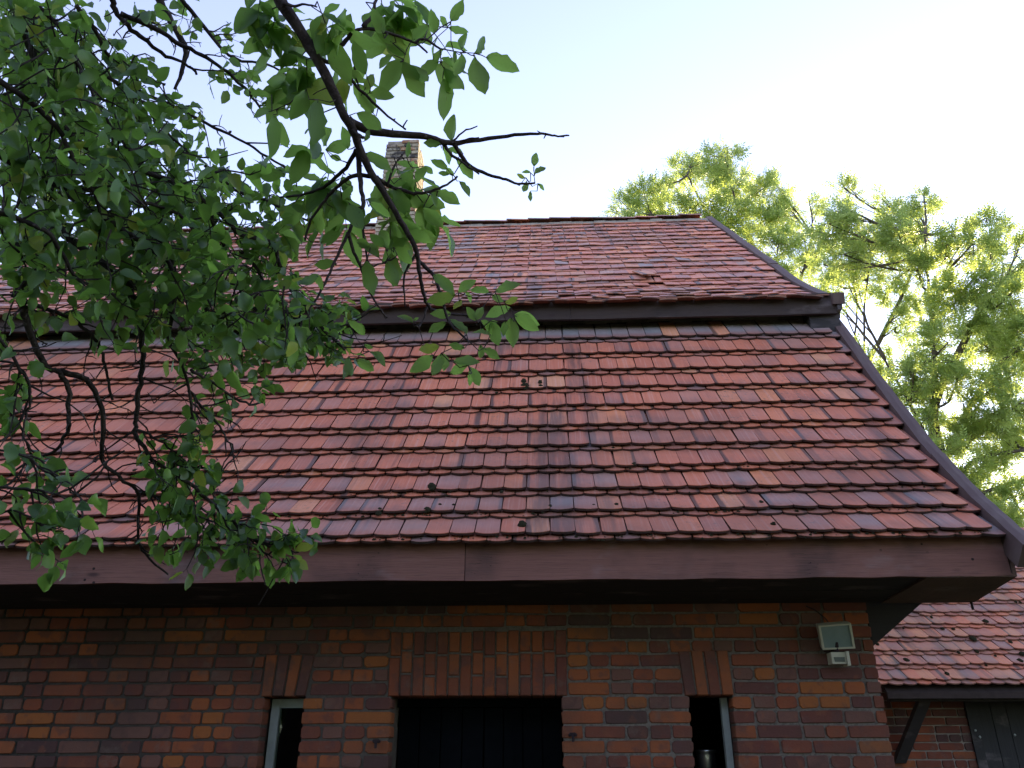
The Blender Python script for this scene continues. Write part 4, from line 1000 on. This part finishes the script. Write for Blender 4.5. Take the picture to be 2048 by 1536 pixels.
for bi, (pl, d0, d1, r0, r1, dens) in enumerate(PB):
    n = len(pl); pts = [at(x, y, lerp(d0, d1, i / (n - 1))) for i, (x, y) in enumerate(pl)]
    path = smooth_path(pts, 4, .006); cs = cumulate(path); Lb = cs[-1]
    rad = [lerp(r0, r1, (c / Lb) ** .8) * lerp(d0, d1, c / Lb) / F_PX for c in cs]
    mb = MB(); mb.tube(path, rad, 7, .10); mb.build('branch', M_PEARBARK, pear, smooth=True); pear_starts.append((path[0], rad[0]))
    # twigs and leaves
    step = .030 if dens > .3 else .045
    c = .02
    while c < Lb:
        i = max(j for j in range(len(cs)) if cs[j] <= c); t = ((c - cs[i]) / (cs[i + 1] - cs[i])) if i + 1 < len(cs) else 0
        p = path[i].lerp(path[min(i + 1, len(path) - 1)], t); tg = (path[min(i + 1, len(path) - 1)] - path[max(i - 1, 0)]).normalized()
        c += step * R.uniform(.5, 1.5)
        side = rvec(); side = (side - tg * side.dot(tg)).normalized()
        td = (tg * R.uniform(.2, .9) + side * 1.0 + Vector((0, 0, R.uniform(-.35, .25)))).normalized()
        TLn = R.uniform(.05, .17) * (1.15 if dens > .8 else .8)
        q = [p]; dd = td.copy()
        for _ in range(4): dd = (dd + rvec() * .38 + Vector((0, 0, -.04))).normalized(); q.append(q[-1] + dd * TLn / 4)
        ok = pear_ok(q[-1]); bare = not ok or R.random() > dens * 1.1
        if not ok and R.random() < .45: continue
        ptw.tube(q, [.0030, .0026, .0022, .0019, .0014], 4, .25)
        if bare:
            if R.random() < .75:                            # bare spur with side shoots
                for _ in range(R.randrange(1, 4)):
                    b = q[R.randrange(1, 5)]; e = b + (rvec() * .7 + dd * .6).normalized() * R.uniform(.015, .05); ptw.tube([b, b.lerp(e, .5) + rvec() * .004, e], [.0018, .0015, .0010], 4, .2)
            continue
        for k in range(R.randrange(4, 8)):
            b = q[-1] if k < 2 else q[R.randrange(1, 5)]
            pd = (dd * .5 + rvec() * .9 + Vector((0, 0, -.25))).normalized(); e = b + pd * R.uniform(.012, .03)
            if not pear_ok(e): continue
            ptw.tube([b, e], [.0009, .0008], 3, 0, .5, False)
            ld = (pd + rvec() * .5 + Vector((0, 0, -.30))).normalized()
            nv = (Vector((0, -.25, .75)) + rvec() * .9).normalized()
            pf.leaf(e, ld, nv, R.uniform(.032, .056))
# loose filling sprays in the densest part
DENSE = [(0, 0), (130, 0), (270, 130), (330, 280), (430, 340), (520, 420), (560, 560), (690, 660), (560, 700), (430, 640), (340, 560), (280, 640), (200, 560), (150, 450), (0, 620)]
cnt = 0
while cnt < 340:
    x, y = R.uniform(-10, 690), R.uniform(-10, 700)
    if not in_poly(x, y, DENSE): continue
    cnt += 1; dcen = R.uniform(1.9, 3.5); b = at(x, y, dcen); q = [b]; dd = (rvec() + Vector((0, 0, -.4))).normalized()
    for _ in range(4): dd = (dd + rvec() * .4).normalized(); q.append(q[-1] + dd * R.uniform(.03, .05))
    ptw.tube(q, [.003, .0026, .0022, .0018, .0012], 4, .2)
    for k in range(7):
        s_ = q[R.randrange(1, 5)]; pd = (dd * .4 + rvec()).normalized(); e = s_ + pd * .02
        if pear_ok(e): ptw.tube([s_, e], [.0009, .0008], 3, 0, .5, False); pf.leaf(e, (pd + Vector((0, 0, -.35))).normalized(), (Vector((0, -.2, .7)) + rvec() * .9).normalized(), R.uniform(.034, .060))
pf.finish(); ptw.build('twigs', M_PEARBARK, pear, kind='stuff')
print('pear leaves', len(pf.items))
# trunk and the limbs that carry the branches, left of and above the frame
top = Vector((-2.75, 1.55, 3.0)); mb = MB()
mb.tube(smooth_path([(-3.3, 1.5, -.05), (-3.2, 1.45, .7), (-3.0, 1.5, 1.6), (-2.85, 1.55, 2.4), top, (-2.6, 1.7, 4.1), (-2.4, 1.9, 5.0)], 3), [.17, .165, .16, .155, .15, .145, .14, .135, .13, .125, .12, .11, .10, .095, .09, .08, .07, .06, .05], 10, .06); mb.build('trunk', M_PEARBARK, pear, smooth=True)
for (p, r_) in pear_starts:
    x, y, d = project(p)
    if x < 5 or y < 5:
        h = Vector((-2.72, 1.6, min(max(p.z, 2.4), 4.6))); outp = p + (ray(x - 160 if x < 5 else x - 60, y if x < 5 else y - 160).normalized() * .05)
        mid = h.lerp(p, .55) + Vector((-.12, 0, .10)) if x < 5 else h.lerp(p, .5) + Vector((-.1, -.15, .45))
        mb = MB(); mb.tube(smooth_path([h, mid, p], 4), np.linspace(max(.035, r_ * 1.6), r_, 9), 7, .06); mb.build('branch', M_PEARBARK, pear, smooth=True)

# ------------------------------------------------------------------ walnut branch
wal = empty('walnut_tree', (-1.9, -1.6, 0)); tag(wal, 'walnut tree with large bright green leaflets, its long bough reaching down before the chimney', 'tree')
wf = Foliage(wal, WALV, M_WAL); wtw = MB()
WB = [
    ([(520, -80), (555, -10), (600, 60), (640, 130), (668, 185), (690, 235), (708, 265), (720, 300), (745, 350), (768, 385), (800, 440), (828, 490), (836, 520), (842, 560), (848, 590), (857, 612), (880, 626), (912, 629), (940, 632)], 2.45, 2.75, 15, 2.2),
    ([(695, 240), (730, 258), (770, 266), (840, 271), (880, 282), (905, 286), (960, 280), (1030, 270), (1085, 267), (1110, 272), (1138, 271)], 2.55, 2.75, 10, 1.6),
    ([(908, 288), (925, 315), (945, 335), (985, 352), (1012, 358), (1036, 368), (1070, 366)], 2.65, 2.75, 5, 2),
    ([(885, 286), (905, 310), (930, 328), (958, 348)], 2.65, 2.6, 4, 1.8),
    ([(716, 300), (718, 330), (720, 365), (727, 400), (724, 418), (705, 445), (695, 470), (675, 510), (655, 555), (640, 585), (618, 622)], 2.6, 2.5, 6, 2),
    ([(696, 465), (708, 505), (722, 535), (735, 570), (748, 600), (775, 636)], 2.55, 2.6, 4, 1.5),
    ([(712, 300), (692, 335), (665, 360), (640, 378), (600, 390), (560, 395)], 2.6, 2.8, 5, 2),
    ([(742, 352), (705, 352), (678, 372), (650, 400), (622, 440), (610, 480)], 2.6, 2.7, 5, 2),
    ([(836, 522), (858, 540), (872, 560), (885, 600), (896, 640), (915, 662), (940, 684)], 2.7, 2.6, 4.5, 1.8),
    ([(832, 508), (818, 530), (808, 555), (809, 600), (811, 615)], 2.7, 2.7, 3, 1.4),
    ([(748, 352), (775, 370), (800, 380), (835, 387), (870, 380), (900, 365), (915, 352)], 2.65, 2.7, 5, 2),
    ([(775, 372), (785, 340), (800, 315), (815, 300)], 2.65, 2.7, 3, 1.5),
    ([(616, 80), (650, 92), (680, 92), (700, 70), (716, 60), (739, 58), (789, 70), (832, 86), (855, 106)], 2.5, 2.6, 6, 2),
    ([(832, 84), (849, 78), (869, 90), (880, 97)], 2.6, 2.6, 3, 2),
    ([(636, 116), (662, 127), (686, 136), (713, 173), (739, 196), (776, 233), (812, 259)], 2.5, 2.6, 5, 1.6),
    ([(713, 63), (711, 90), (710, 116), (713, 160), (724, 190), (723, 212)], 2.55, 2.6, 3, 1.4),
    ([(726, 52), (746, 30), (749, 7), (760, -20)], 2.55, 2.6, 4, 3),
    ([(565, 5), (590, 12), (610, 8), (634, 14)], 2.45, 2.4, 4, 1.5),
    ([(903, 285), (925, 265), (955, 252)], 2.65, 2.65, 2.5, 1.2),
    ([(812, 259), (806, 254), (815, 240)], 2.6, 2.6, 2.2, 1.2),
    ([(920, 284), (940, 277), (958, 275)], 2.65, 2.65, 2.2, 1.2),
    ([(855, 612), (845, 640), (838, 655)], 2.75, 2.7, 2.5, 1.4),
    ([(700, 255), (715, 268), (728, 275)], 2.55, 2.5, 5, 3),
    ([(724, 440), (735, 520), (755, 530), (790, 515)], 2.6, 2.6, 3, 1.5),
]
wpaths = []
for (pl, d0, d1, r0, r1) in WB:
    n = len(pl); pts = [at(x, y, lerp(d0, d1, i / (n - 1))) for i, (x, y) in enumerate(pl)]; path = smooth_path(pts, 4, .003); cs = cumulate(path)
    mb = MB(); mb.tube(path, [lerp(r0, r1, (c / cs[-1]) ** .75) * lerp(d0, d1, c / cs[-1]) / F_PX for c in cs], 8, .09); mb.build('branch', M_WALBARK, wal, smooth=True); wpaths.append((path, cs))
    for _ in range(int(cs[-1] / .10)):                      # short spurs
        b = R.choice(path[2:]); e = b + rvec() * R.uniform(.008, .022); wtw.tube([b, e], [.003, .0016], 5, .2)
wpts = [p for pa, _ in wpaths for p in pa]; wpx = np.array([project(p) for p in wpts])
A_, B_, C_ = (500, 0, 3.0118), (600, 240, 3.4133), (400, 450, 2.9257)
WL = [(A_, [(1350, 320, 1440, 215), (1420, 345, 1610, 410), (1355, 335, 1410, 580), (1195, 165, 1310, 190), (1275, 300, 1300, 195), (1275, 320, 1250, 470), (1225, 305, 1240, 375), (1170, 410, 1295, 545), (1160, 470, 1205, 690), (1210, 130, 1285, 10), (1110, 200, 1100, 65), (1190, 160, 1145, 95), (1070, 150, 1000, 10), (1010, 140, 870, 20), (1060, 230, 970, 180), (1215, 850, 1220, 690), (980, 250, 1060, 150), (925, 360, 790, 545), (920, 370, 1040, 570), (950, 380, 1085, 520), (1140, 370, 1010, 440), (1150, 350, 1230, 400), (720, 560, 865, 580), (690, 540, 750, 440), (740, 680, 660, 570), (640, 680, 795, 770), (500, 250, 610, 90), (490, 230, 320, 190), (545, 270, 420, 320), (700, 450, 620, 290), (590, 420, 680, 490), (860, 330, 770, 400), (860, 260, 760, 180), (800, 200, 740, 60), (940, 330, 840, 280),
          (590, 900, 560, 770), (690, 850, 720, 780), (445, 920, 270, 970), (455, 900, 600, 860), (480, 940, 550, 960), (690, 920, 850, 1000), (230, 890, 150, 720), (410, 600, 380, 870), (350, 590, 440, 690), (340, 540, 250, 720), (130, 670, 0, 690), (160, 660, 270, 710), (140, 690, 190, 930), (130, 570, 0, 560), (945, 950, 955, 855), (980, 1010, 890, 970), (1150, 870, 1050, 860), (1160, 880, 1210, 990), (1280, 920, 1205, 885), (1190, 1020, 1100, 960), (1050, 1000, 1105, 1050), (1240, 960, 1350, 1060), (1230, 1060, 1180, 1010), (1260, 1090, 1330, 1170), (1130, 1150, 1260, 1220), (1200, 1050, 1140, 1040), (700, 1200, 830, 1300), (690, 1260, 640, 1350), (620, 1120, 560, 1200), (500, 1250, 480, 1330), (250, 1240, 350, 1275), (100, 1100, 60, 1190), (870, 1130, 950, 1300), (1000, 1100, 1060, 1000), (900, 1080, 970, 1040), (1090, 1160, 1130, 1235), (1060, 1270, 1150, 1350),
          (1710, 1005, 1722, 915), (1715, 1050, 1780, 990), (1690, 1040, 1640, 1030), (1660, 1070, 1605, 1050), (1735, 1105, 1770, 1145), (1690, 1150, 1690, 1212), (1665, 1090, 1650, 1170)]),
      (B_, [(840, 600, 970, 725), (740, 760, 900, 820), (140, 840, 270, 765), (450, 960, 490, 1180), (590, 960, 660, 1135), (580, 870, 490, 780), (640, 870, 780, 960), (600, 880, 540, 720), (430, 720, 480, 640), (620, 880, 725, 820), (480, 870, 370, 810), (250, 980, 100, 990), (80, 1050, 180, 1140), (540, 940, 430, 830), (480, 560, 610, 660), (330, 560, 420, 760), (910, 1050, 1060, 1160), (1060, 1190, 870, 1240), (1080, 1180, 1190, 1090), (1290, 1180, 1170, 1140), (1330, 1170, 1500, 1110), (1310, 1190, 1385, 1255), (1130, 1170, 1185, 1240), (1100, 1220, 1050, 1295), (1400, 1250, 1490, 1215), (1440, 1280, 1270, 1340), (1460, 1330, 1630, 1365)]),
      (C_, [(1840, 530, 1980, 610), (1820, 540, 1830, 705), (1790, 560, 1770, 640), (1700, 560, 1755, 700), (1640, 700, 1650, 785), (1660, 720, 1750, 780), (1560, 640, 1480, 540), (1470, 520, 1360, 520), (1440, 570, 1340, 625), (1360, 760, 1235, 862), (1410, 750, 1370, 885), (1420, 750, 1445, 860), (1400, 710, 1285, 730), (1480, 800, 1635, 800), (1570, 820, 1460, 865), (1580, 830, 1640, 945), (1575, 870, 1580, 940), (1550, 720, 1460, 700), (1245, 575, 1160, 510), (1250, 560, 1278, 540), (1640, 560, 1725, 625), (1600, 560, 1660, 480), (1620, 560, 1560, 480), (1700, 640, 1600, 600), (1660, 600, 1730, 560), (860, 560, 965, 640), (990, 740, 1090, 820), (870, 770, 870, 895), (910, 790, 1025, 848), (960, 700, 1010, 720), (660, 640, 560, 600), (520, 760, 450, 640)])]
ATTACH = list(wpts)
def nearest_depth(x, y):
    i = int(np.argmin((wpx[:, 0] - x) ** 2 + (wpx[:, 1] - y) ** 2)); return wpx[i, 2], wpts[i]
def walnut_leaf(x0, y0, x1, y1, stalk=True, dj=.10):
    d, near = nearest_depth(x0, y0); d += R.uniform(-dj, dj); a = at(x0, y0, d); b = at(x1, y1, d); L = (b - a).length
    tilt = R.uniform(-.35, .35); dirv = ((b - a).normalized() + (a - CAMP).normalized() * tilt)
    nv = (-(a - CAMP).normalized() * (1 if R.random() < .35 else -1) * .9 + Vector((0, 0, .25)) + rvec() * .55)
    wf.leaf(a, dirv.normalized(), nv, L * (1 + tilt * tilt * .4) * 1.04)
    if stalk:
        near = min(ATTACH, key=lambda q: (q - a).length_squared); ATTACH.append(a)
        m = a.lerp(near, .5) + rvec() * .01 + Vector((0, 0, -.012)); wtw.tube([near, m, a, a + dirv.normalized() * .01], [.0022, .0017, .0013, .0011], 4, .1)
for (ox, oy, sc), lst in WL:
    for (a, b, c, d) in lst: walnut_leaf(ox + a / sc, oy + b / sc, ox + c / sc, oy + d / sc)
# compound leaves filling the dense part left of the bough
def compound(x, y, ang, Lpx):
    d, near = nearest_depth(x, y); d += R.uniform(.08, .45); dx, dy = math.cos(ang), -math.sin(ang)
    b0 = at(x, y, d)
    if (b0 - near).length > .13: x, y, d = project(near + (b0 - near).normalized() * R.uniform(.06, .14))
    pts = [at(x + dx * Lpx * t, y + dy * Lpx * t + 6 * t * t, d + .05 * t) for t in np.linspace(0, 1, 5)]
    wtw.tube([near, pts[0]] + pts[1:], [.0024, .002, .0018, .0016, .0013, .001], 4, .05)
    for t in (.35, .65, .92):
        for s_ in (-1, 1):
            if R.random() < .15: continue
            bx, by = x + dx * Lpx * t, y + dy * Lpx * t + 6 * t * t; a2 = ang + s_ * R.uniform(.8, 1.25); L = R.uniform(32, 56) * (.75 + .4 * t)
            a = at(bx, by, d + .05 * t); b = at(bx + math.cos(a2) * L, by - math.sin(a2) * L + R.uniform(0, 14), d + R.uniform(-.06, .06)); dv = (b - a)
            wf.leaf(a, dv.normalized(), (Vector((0, -.2, .6)) + rvec() * .8), dv.length)
    a = pts[-1]; b = at(x + dx * (Lpx + 60), y + dy * (Lpx + 60) + 14, d); wf.leaf(a, (b - a).normalized(), (Vector((0, -.2, .6)) + rvec() * .8), (b - a).length)
for _ in range(6):
    x, y = R.uniform(470, 690), R.uniform(-20, 230)
    compound(x, y, R.uniform(-2.6, -.4), R.uniform(50, 95))
for (x, y, a) in ((640, -10, -1.2), (700, 0, -.9), (760, -15, -1.4), (800, -10, -.8), (850, -20, -1.2), (880, -30, -.9), (760, 345, -1.0), (690, 330, -2.0), (770, 300, -1.3), (800, 310, -1.0), (790, 395, -1.2), (830, 385, -.9), (770, 420, -1.5), (560, 260, -2.0), (620, 300, -1.8), (650, 330, -2.3), (600, 380, -2.0), (640, 380, -1.5), (690, 380, -1.4), (560, 400, -1.6), (430, -10, -1.3), (470, 0, -1.7), (520, 20, -1.9), (450, 60, -1.0)):
    compound(x, y, a, R.uniform(45, 85))
wf.finish(); wtw.build('twigs', M_WALBARK, wal, kind='stuff'); print('walnut leaves', len(wf.items))
p0 = wpaths[0][0][0]; mb = MB()
mb.tube(smooth_path([(-1.9, -1.6, -.05), (-1.85, -1.6, 1.2), (-1.75, -1.5, 2.6), (-1.6, -1.3, 3.8), (-1.4, -.7, 4.9), (-1.1, .3, 5.2), p0 + Vector((-.10, -.45, .55)), p0], 4), np.linspace(.24, 15 * 2.45 / F_PX, 29), 10, .05); mb.build('trunk', M_WALBARK, wal, smooth=True)
mb = MB(); q = wpaths[16][0][-1]; mb.tube(smooth_path([(-1.25, -.2, 5.1), q.lerp(Vector((-1.25, -.2, 5.1)), .45) + Vector((0, 0, .4)), q], 4), np.linspace(.05, 3 * 2.6 / F_PX, 9), 7, .05); mb.build('branch', M_WALBARK, wal, smooth=True)

# ------------------------------------------------------------------ ash trees behind
def compound_ash(mb, p, d, n, L, r):
    d = d.normalized(); n = (n - d * n.dot(d)).normalized(); s = n.cross(d); k = 4; rnd = r.random()
    V = []; f = []; uv = []
    def leaflet(b, dv, ln):
        w = s * 0 + n.cross(dv).normalized() * (ln * .17); m = b + dv * ln * .45 - n * ln * .03; e = b + dv * ln - n * ln * .14; i = len(V)
        V.extend([b, m + w, e, m - w]); uv.extend([(0, 0, 0), (.45, 1, 0), (1, 0, 0), (.45, -1, 0)]); f.extend([(i, i + 3, i + 2, i + 1)])
    for j in range(k):
        t = (j + .6) / (k + .3); b = p + d * L * t - n * L * .10 * t * t
        for sg in (-1, 1): leaflet(b, (d * .55 + s * sg * .85 - n * r.uniform(-.05, .35)).normalized(), L * r.uniform(.36, .50))
    leaflet(p + d * L - n * L * .1, (d - n * .25).normalized(), L * .48)
    mb.add([tuple(q) for q in V], f, rnd, 0, uv)
def ash_tree(label, base, trunk, tr0, tr1, limbs, lobes, seed, leaves, Lleaf=.22):
    r = random.Random(seed); root = empty('ash_tree', base); tag(root, label, 'tree', 'ash trees behind the roof')
    wood = MB(); path = smooth_path([Vector(base) - Vector((0, 0, .05))] + trunk, 5); wood.tube(path, np.linspace(tr0, tr1, len(path)), 9, .05)
    nodes = list(path[len(path) // 3:])
    for (pts, r0, r1) in limbs:
        q = smooth_path(pts, 4, .03); wood.tube(q, np.linspace(r0, r1, len(q)), 7, .08); nodes += q[2:]
    wood.build('trunk', M_ASHBARK, root, smooth=True)
    crown = MB(); tw = MB(); tot = sum(l[1] ** 2 for l in lobes)
    for (c, rad) in lobes:
        near = sorted(nodes, key=lambda q: (q - c).length + (1.5 if q.z > c.z + .2 else 0))[0]
        q = smooth_path([near, near.lerp(c, .5) + rvec(r) * rad * .15 - Vector((0, 0, rad * .1)), c + Vector((0, 0, rad * .35))], 4, .02); tw.tube(q, np.linspace(.035, .012, len(q)), 5, .1)
        tips = []
        for _ in range(max(7, int(rad * 11))):
            b = q[r.randrange(len(q) // 3, len(q))]; v = rvec(r); e = c + Vector((v.x, v.y, v.z * .9 + .12)) * rad * (r.random() ** .5)
            if (e - b).length < .08: continue
            m = b.lerp(e, .5) + rvec(r) * rad * .08; tw.tube([b, m, e], [.011, .008, .004], 4, .1); tips += [m.lerp(e, .4), m.lerp(e, .7), e, e]
        for _ in range(int(leaves * rad ** 2 / tot)):
            b = r.choice(tips) + rvec(r) * rad * .48 * r.random(); out = (b - c)
            d = (out.normalized() * .7 + rvec(r) * .8 + Vector((0, 0, .38))).normalized()
            compound_ash(crown, b, d, Vector((0, -.15, 1)) + rvec(r) * .55, Lleaf * r.uniform(.7, 1.2), r)
    tw.build('branches', M_ASHBARK, root, kind='stuff'); crown.build('crown', M_ASH, root, kind='stuff'); return root
def lob(x, y, rp, d): return (at(x, y, d), rp * d / F_PX)
def gnd(x, y, d): p = at(x, y, d); return (p.x, p.y, 0)
DA, DB = 21.0, 16.5
rr = random.Random(5)
LA = [(1255, 425, 32), (1290, 405, 42), (1335, 380, 46), (1370, 350, 44), (1385, 330, 28), (1420, 360, 50), (1450, 325, 42), (1455, 300, 22), (1480, 370, 50), (1520, 390, 46), (1560, 385, 30), (1400, 420, 52), (1350, 430, 46), (1460, 430, 54), (1530, 445, 52), (1580, 430, 46), (1560, 500, 46), (1500, 490, 50), (1610, 480, 46), (1620, 410, 30), (1290, 440, 36), (1440, 470, 50), (1600, 540, 40), (1640, 500, 34), (1330, 460, 40), (1250, 445, 26), (1580, 560, 40)]
ash_tree('far ash tree whose rounded crown tops the right end of the ridge', gnd(1560, 900, DA), [at(1560, 760, DA), at(1550, 640, DA), at(1530, 560, DA), at(1490, 450, DA)], .17, .05,
         [([at(1550, 640, DA), at(1600, 560, DA), at(1625, 470, DA)], .06, .02), ([at(1535, 570, DA), at(1450, 480, DA), at(1400, 400, DA), at(1375, 350, DA)], .05, .02), ([at(1530, 560, DA), at(1480, 440, DA), at(1455, 330, DA)], .05, .015), ([at(1540, 600, DA), at(1400, 500, DA), at(1310, 430, DA)], .05, .015)],
         [lob(x, y, q, DA + rr.uniform(-1.2, 1.2)) for x, y, q in LA], 11, 6600, .21)
LB = [(1690, 385, 30), (1680, 420, 38), (1660, 460, 42), (1700, 470, 44), (1735, 500, 44), (1690, 520, 40), (1650, 540, 36), (1770, 450, 42), (1765, 405, 24), (1800, 480, 46), (1840, 440, 38), (1850, 400, 26), (1850, 490, 46), (1790, 540, 46), (1840, 555, 48), (1900, 520, 42), (1905, 480, 28), (1890, 590, 50), (1950, 500, 44), (1975, 445, 30), (1985, 470, 34), (1960, 560, 50), (2010, 540, 46), (2040, 510, 36), (2030, 600, 54), (1990, 640, 54), (1930, 640, 52), (1870, 640, 40), (1700, 580, 30), (1660, 590, 24), (2070, 660, 56), (1960, 700, 52), (1900, 700, 46), (2030, 730, 56), (1850, 700, 34),
      (1830, 760, 44), (1790, 740, 34), (1770, 790, 34), (1860, 800, 46), (1920, 770, 48), (1980, 800, 54), (2050, 820, 58), (1900, 860, 46), (1950, 880, 52), (2010, 910, 54), (2070, 930, 56), (1980, 980, 50), (2040, 1010, 54), (1930, 940, 40), (2090, 760, 60), (2100, 880, 60), (1840, 850, 30), (2110, 1000, 60), (2120, 600, 60), (2110, 540, 50), (1890, 900, 40), (1940, 1000, 46), (2000, 1050, 50), (2060, 1060, 54), (1960, 920, 44), (2020, 860, 50), (1930, 820, 40), (1870, 750, 36), (1820, 810, 36), (2060, 700, 50), (1790, 830, 26), (1900, 760, 40), (2000, 760, 46)]
fk = [at(1885, 930, DB), at(1868, 860, DB)]
ash_tree('nearer ash tree with spreading grey limbs beside the right verge', gnd(1900, 1300, DB), [at(1900, 1150, DB), at(1893, 1000, DB), fk[0], fk[1], at(1872, 800, DB), at(1925, 690, DB), at(1970, 600, DB)], .19, .05,
         [([fk[1], at(1868, 790, DB), at(1868, 720, DB), at(1862, 640, DB), at(1855, 560, DB), at(1850, 470, DB)], .06, .02), ([fk[0], at(1935, 820, DB), at(1990, 740, DB), at(2048, 680, DB)], .07, .03), ([fk[0], at(1920, 880, DB), at(1980, 830, DB), at(2060, 820, DB)], .07, .03), ([at(1893, 1000, DB), at(1950, 920, DB), at(2048, 900, DB)], .06, .03),
          ([fk[0], at(1840, 850, DB), at(1800, 770, DB), at(1770, 720, DB)], .045, .02), ([at(1895, 1050, DB), at(1960, 990, DB), at(2050, 960, DB)], .06, .03)],
         [lob(x, y, q, DB + rr.uniform(-1.5, 1.5)) for x, y, q in LB], 12, 17500, .19)
DC = 18.5
LC = [(1790, 640, 26), (1690, 545, 30), (1720, 560, 34), (1740, 720, 22), (1715, 700, 16), (1780, 590, 34), (1830, 610, 36), (1800, 670, 24), (1660, 570, 24)]
ash_tree('slender ash tree with thin bare stems in the gap beside the verge', gnd(1740, 1100, DC), [at(1735, 900, DC), at(1735, 740, DC), at(1760, 680, DC), at(1800, 600, DC), at(1840, 500, DC)], .09, .03,
         [([at(1735, 760, DC), at(1728, 660, DC), at(1735, 560, DC), at(1745, 480, DC)], .03, .012), ([at(1733, 800, DC), at(1712, 690, DC), at(1715, 600, DC), at(1700, 520, DC)], .028, .012), ([at(1735, 720, DC), at(1705, 660, DC), at(1690, 620, DC)], .02, .01), ([at(1760, 680, DC), at(1800, 650, DC), at(1850, 640, DC)], .02, .01)],
         [lob(x, y, q, DC + rr.uniform(-.6, .6)) for x, y, q in LC], 13, 1100, .19)

# ------------------------------------------------------------------ garden trees across the yard (mirrored in the window pane, shading the wall)
for i, (x, y, h, lab) in enumerate(((-9.0, -7.5, 7.5, 'broad garden tree across the yard, mirrored at the left of the window pane'), (-3.6, -9.5, 8.5, 'tall garden tree across the yard, mirrored in the window pane'), (2.4, -9.0, 8.0, 'garden tree across the yard opposite the dark doorway'), (8.2, -7.5, 8.0, 'garden tree across the yard opposite the floodlight'), (-6.4, -11.0, 9.5, 'garden tree across the yard, farthest back behind the others'), (-13.5, -1.0, 7.5, 'garden tree at the left side of the yard beyond the pear'))):
    r = random.Random(40 + i); root = empty('garden_tree', (x, y, 0)); tag(root, lab, 'tree', 'garden trees across the yard')
    b = Vector((x, y, 0)); mb = MB(); mb.tube(smooth_path([b - Vector((0, 0, .05)), b + Vector((.1, 0, h * .3)), b + Vector((-.1, .1, h * .6)), b + Vector((0, 0, h * .85))], 4), np.linspace(.22, .05, 13), 9, .06); mb.build('trunk', M_ASHBARK, root, smooth=True)
    crown = MB()
    for _ in range(4200):
        v = rvec(r) * (r.random() ** .4); p = b + Vector((v.x * 3.1, v.y * 2.4, h * .55 + v.z * h * .47)); compound_ash(crown, p, (rvec(r) + Vector((0, 0, -.2))), Vector((0, 0, 1)) + rvec(r) * .7, r.uniform(.35, .6), r)
    crown.build('crown', M_PEAR, root, kind='stuff')
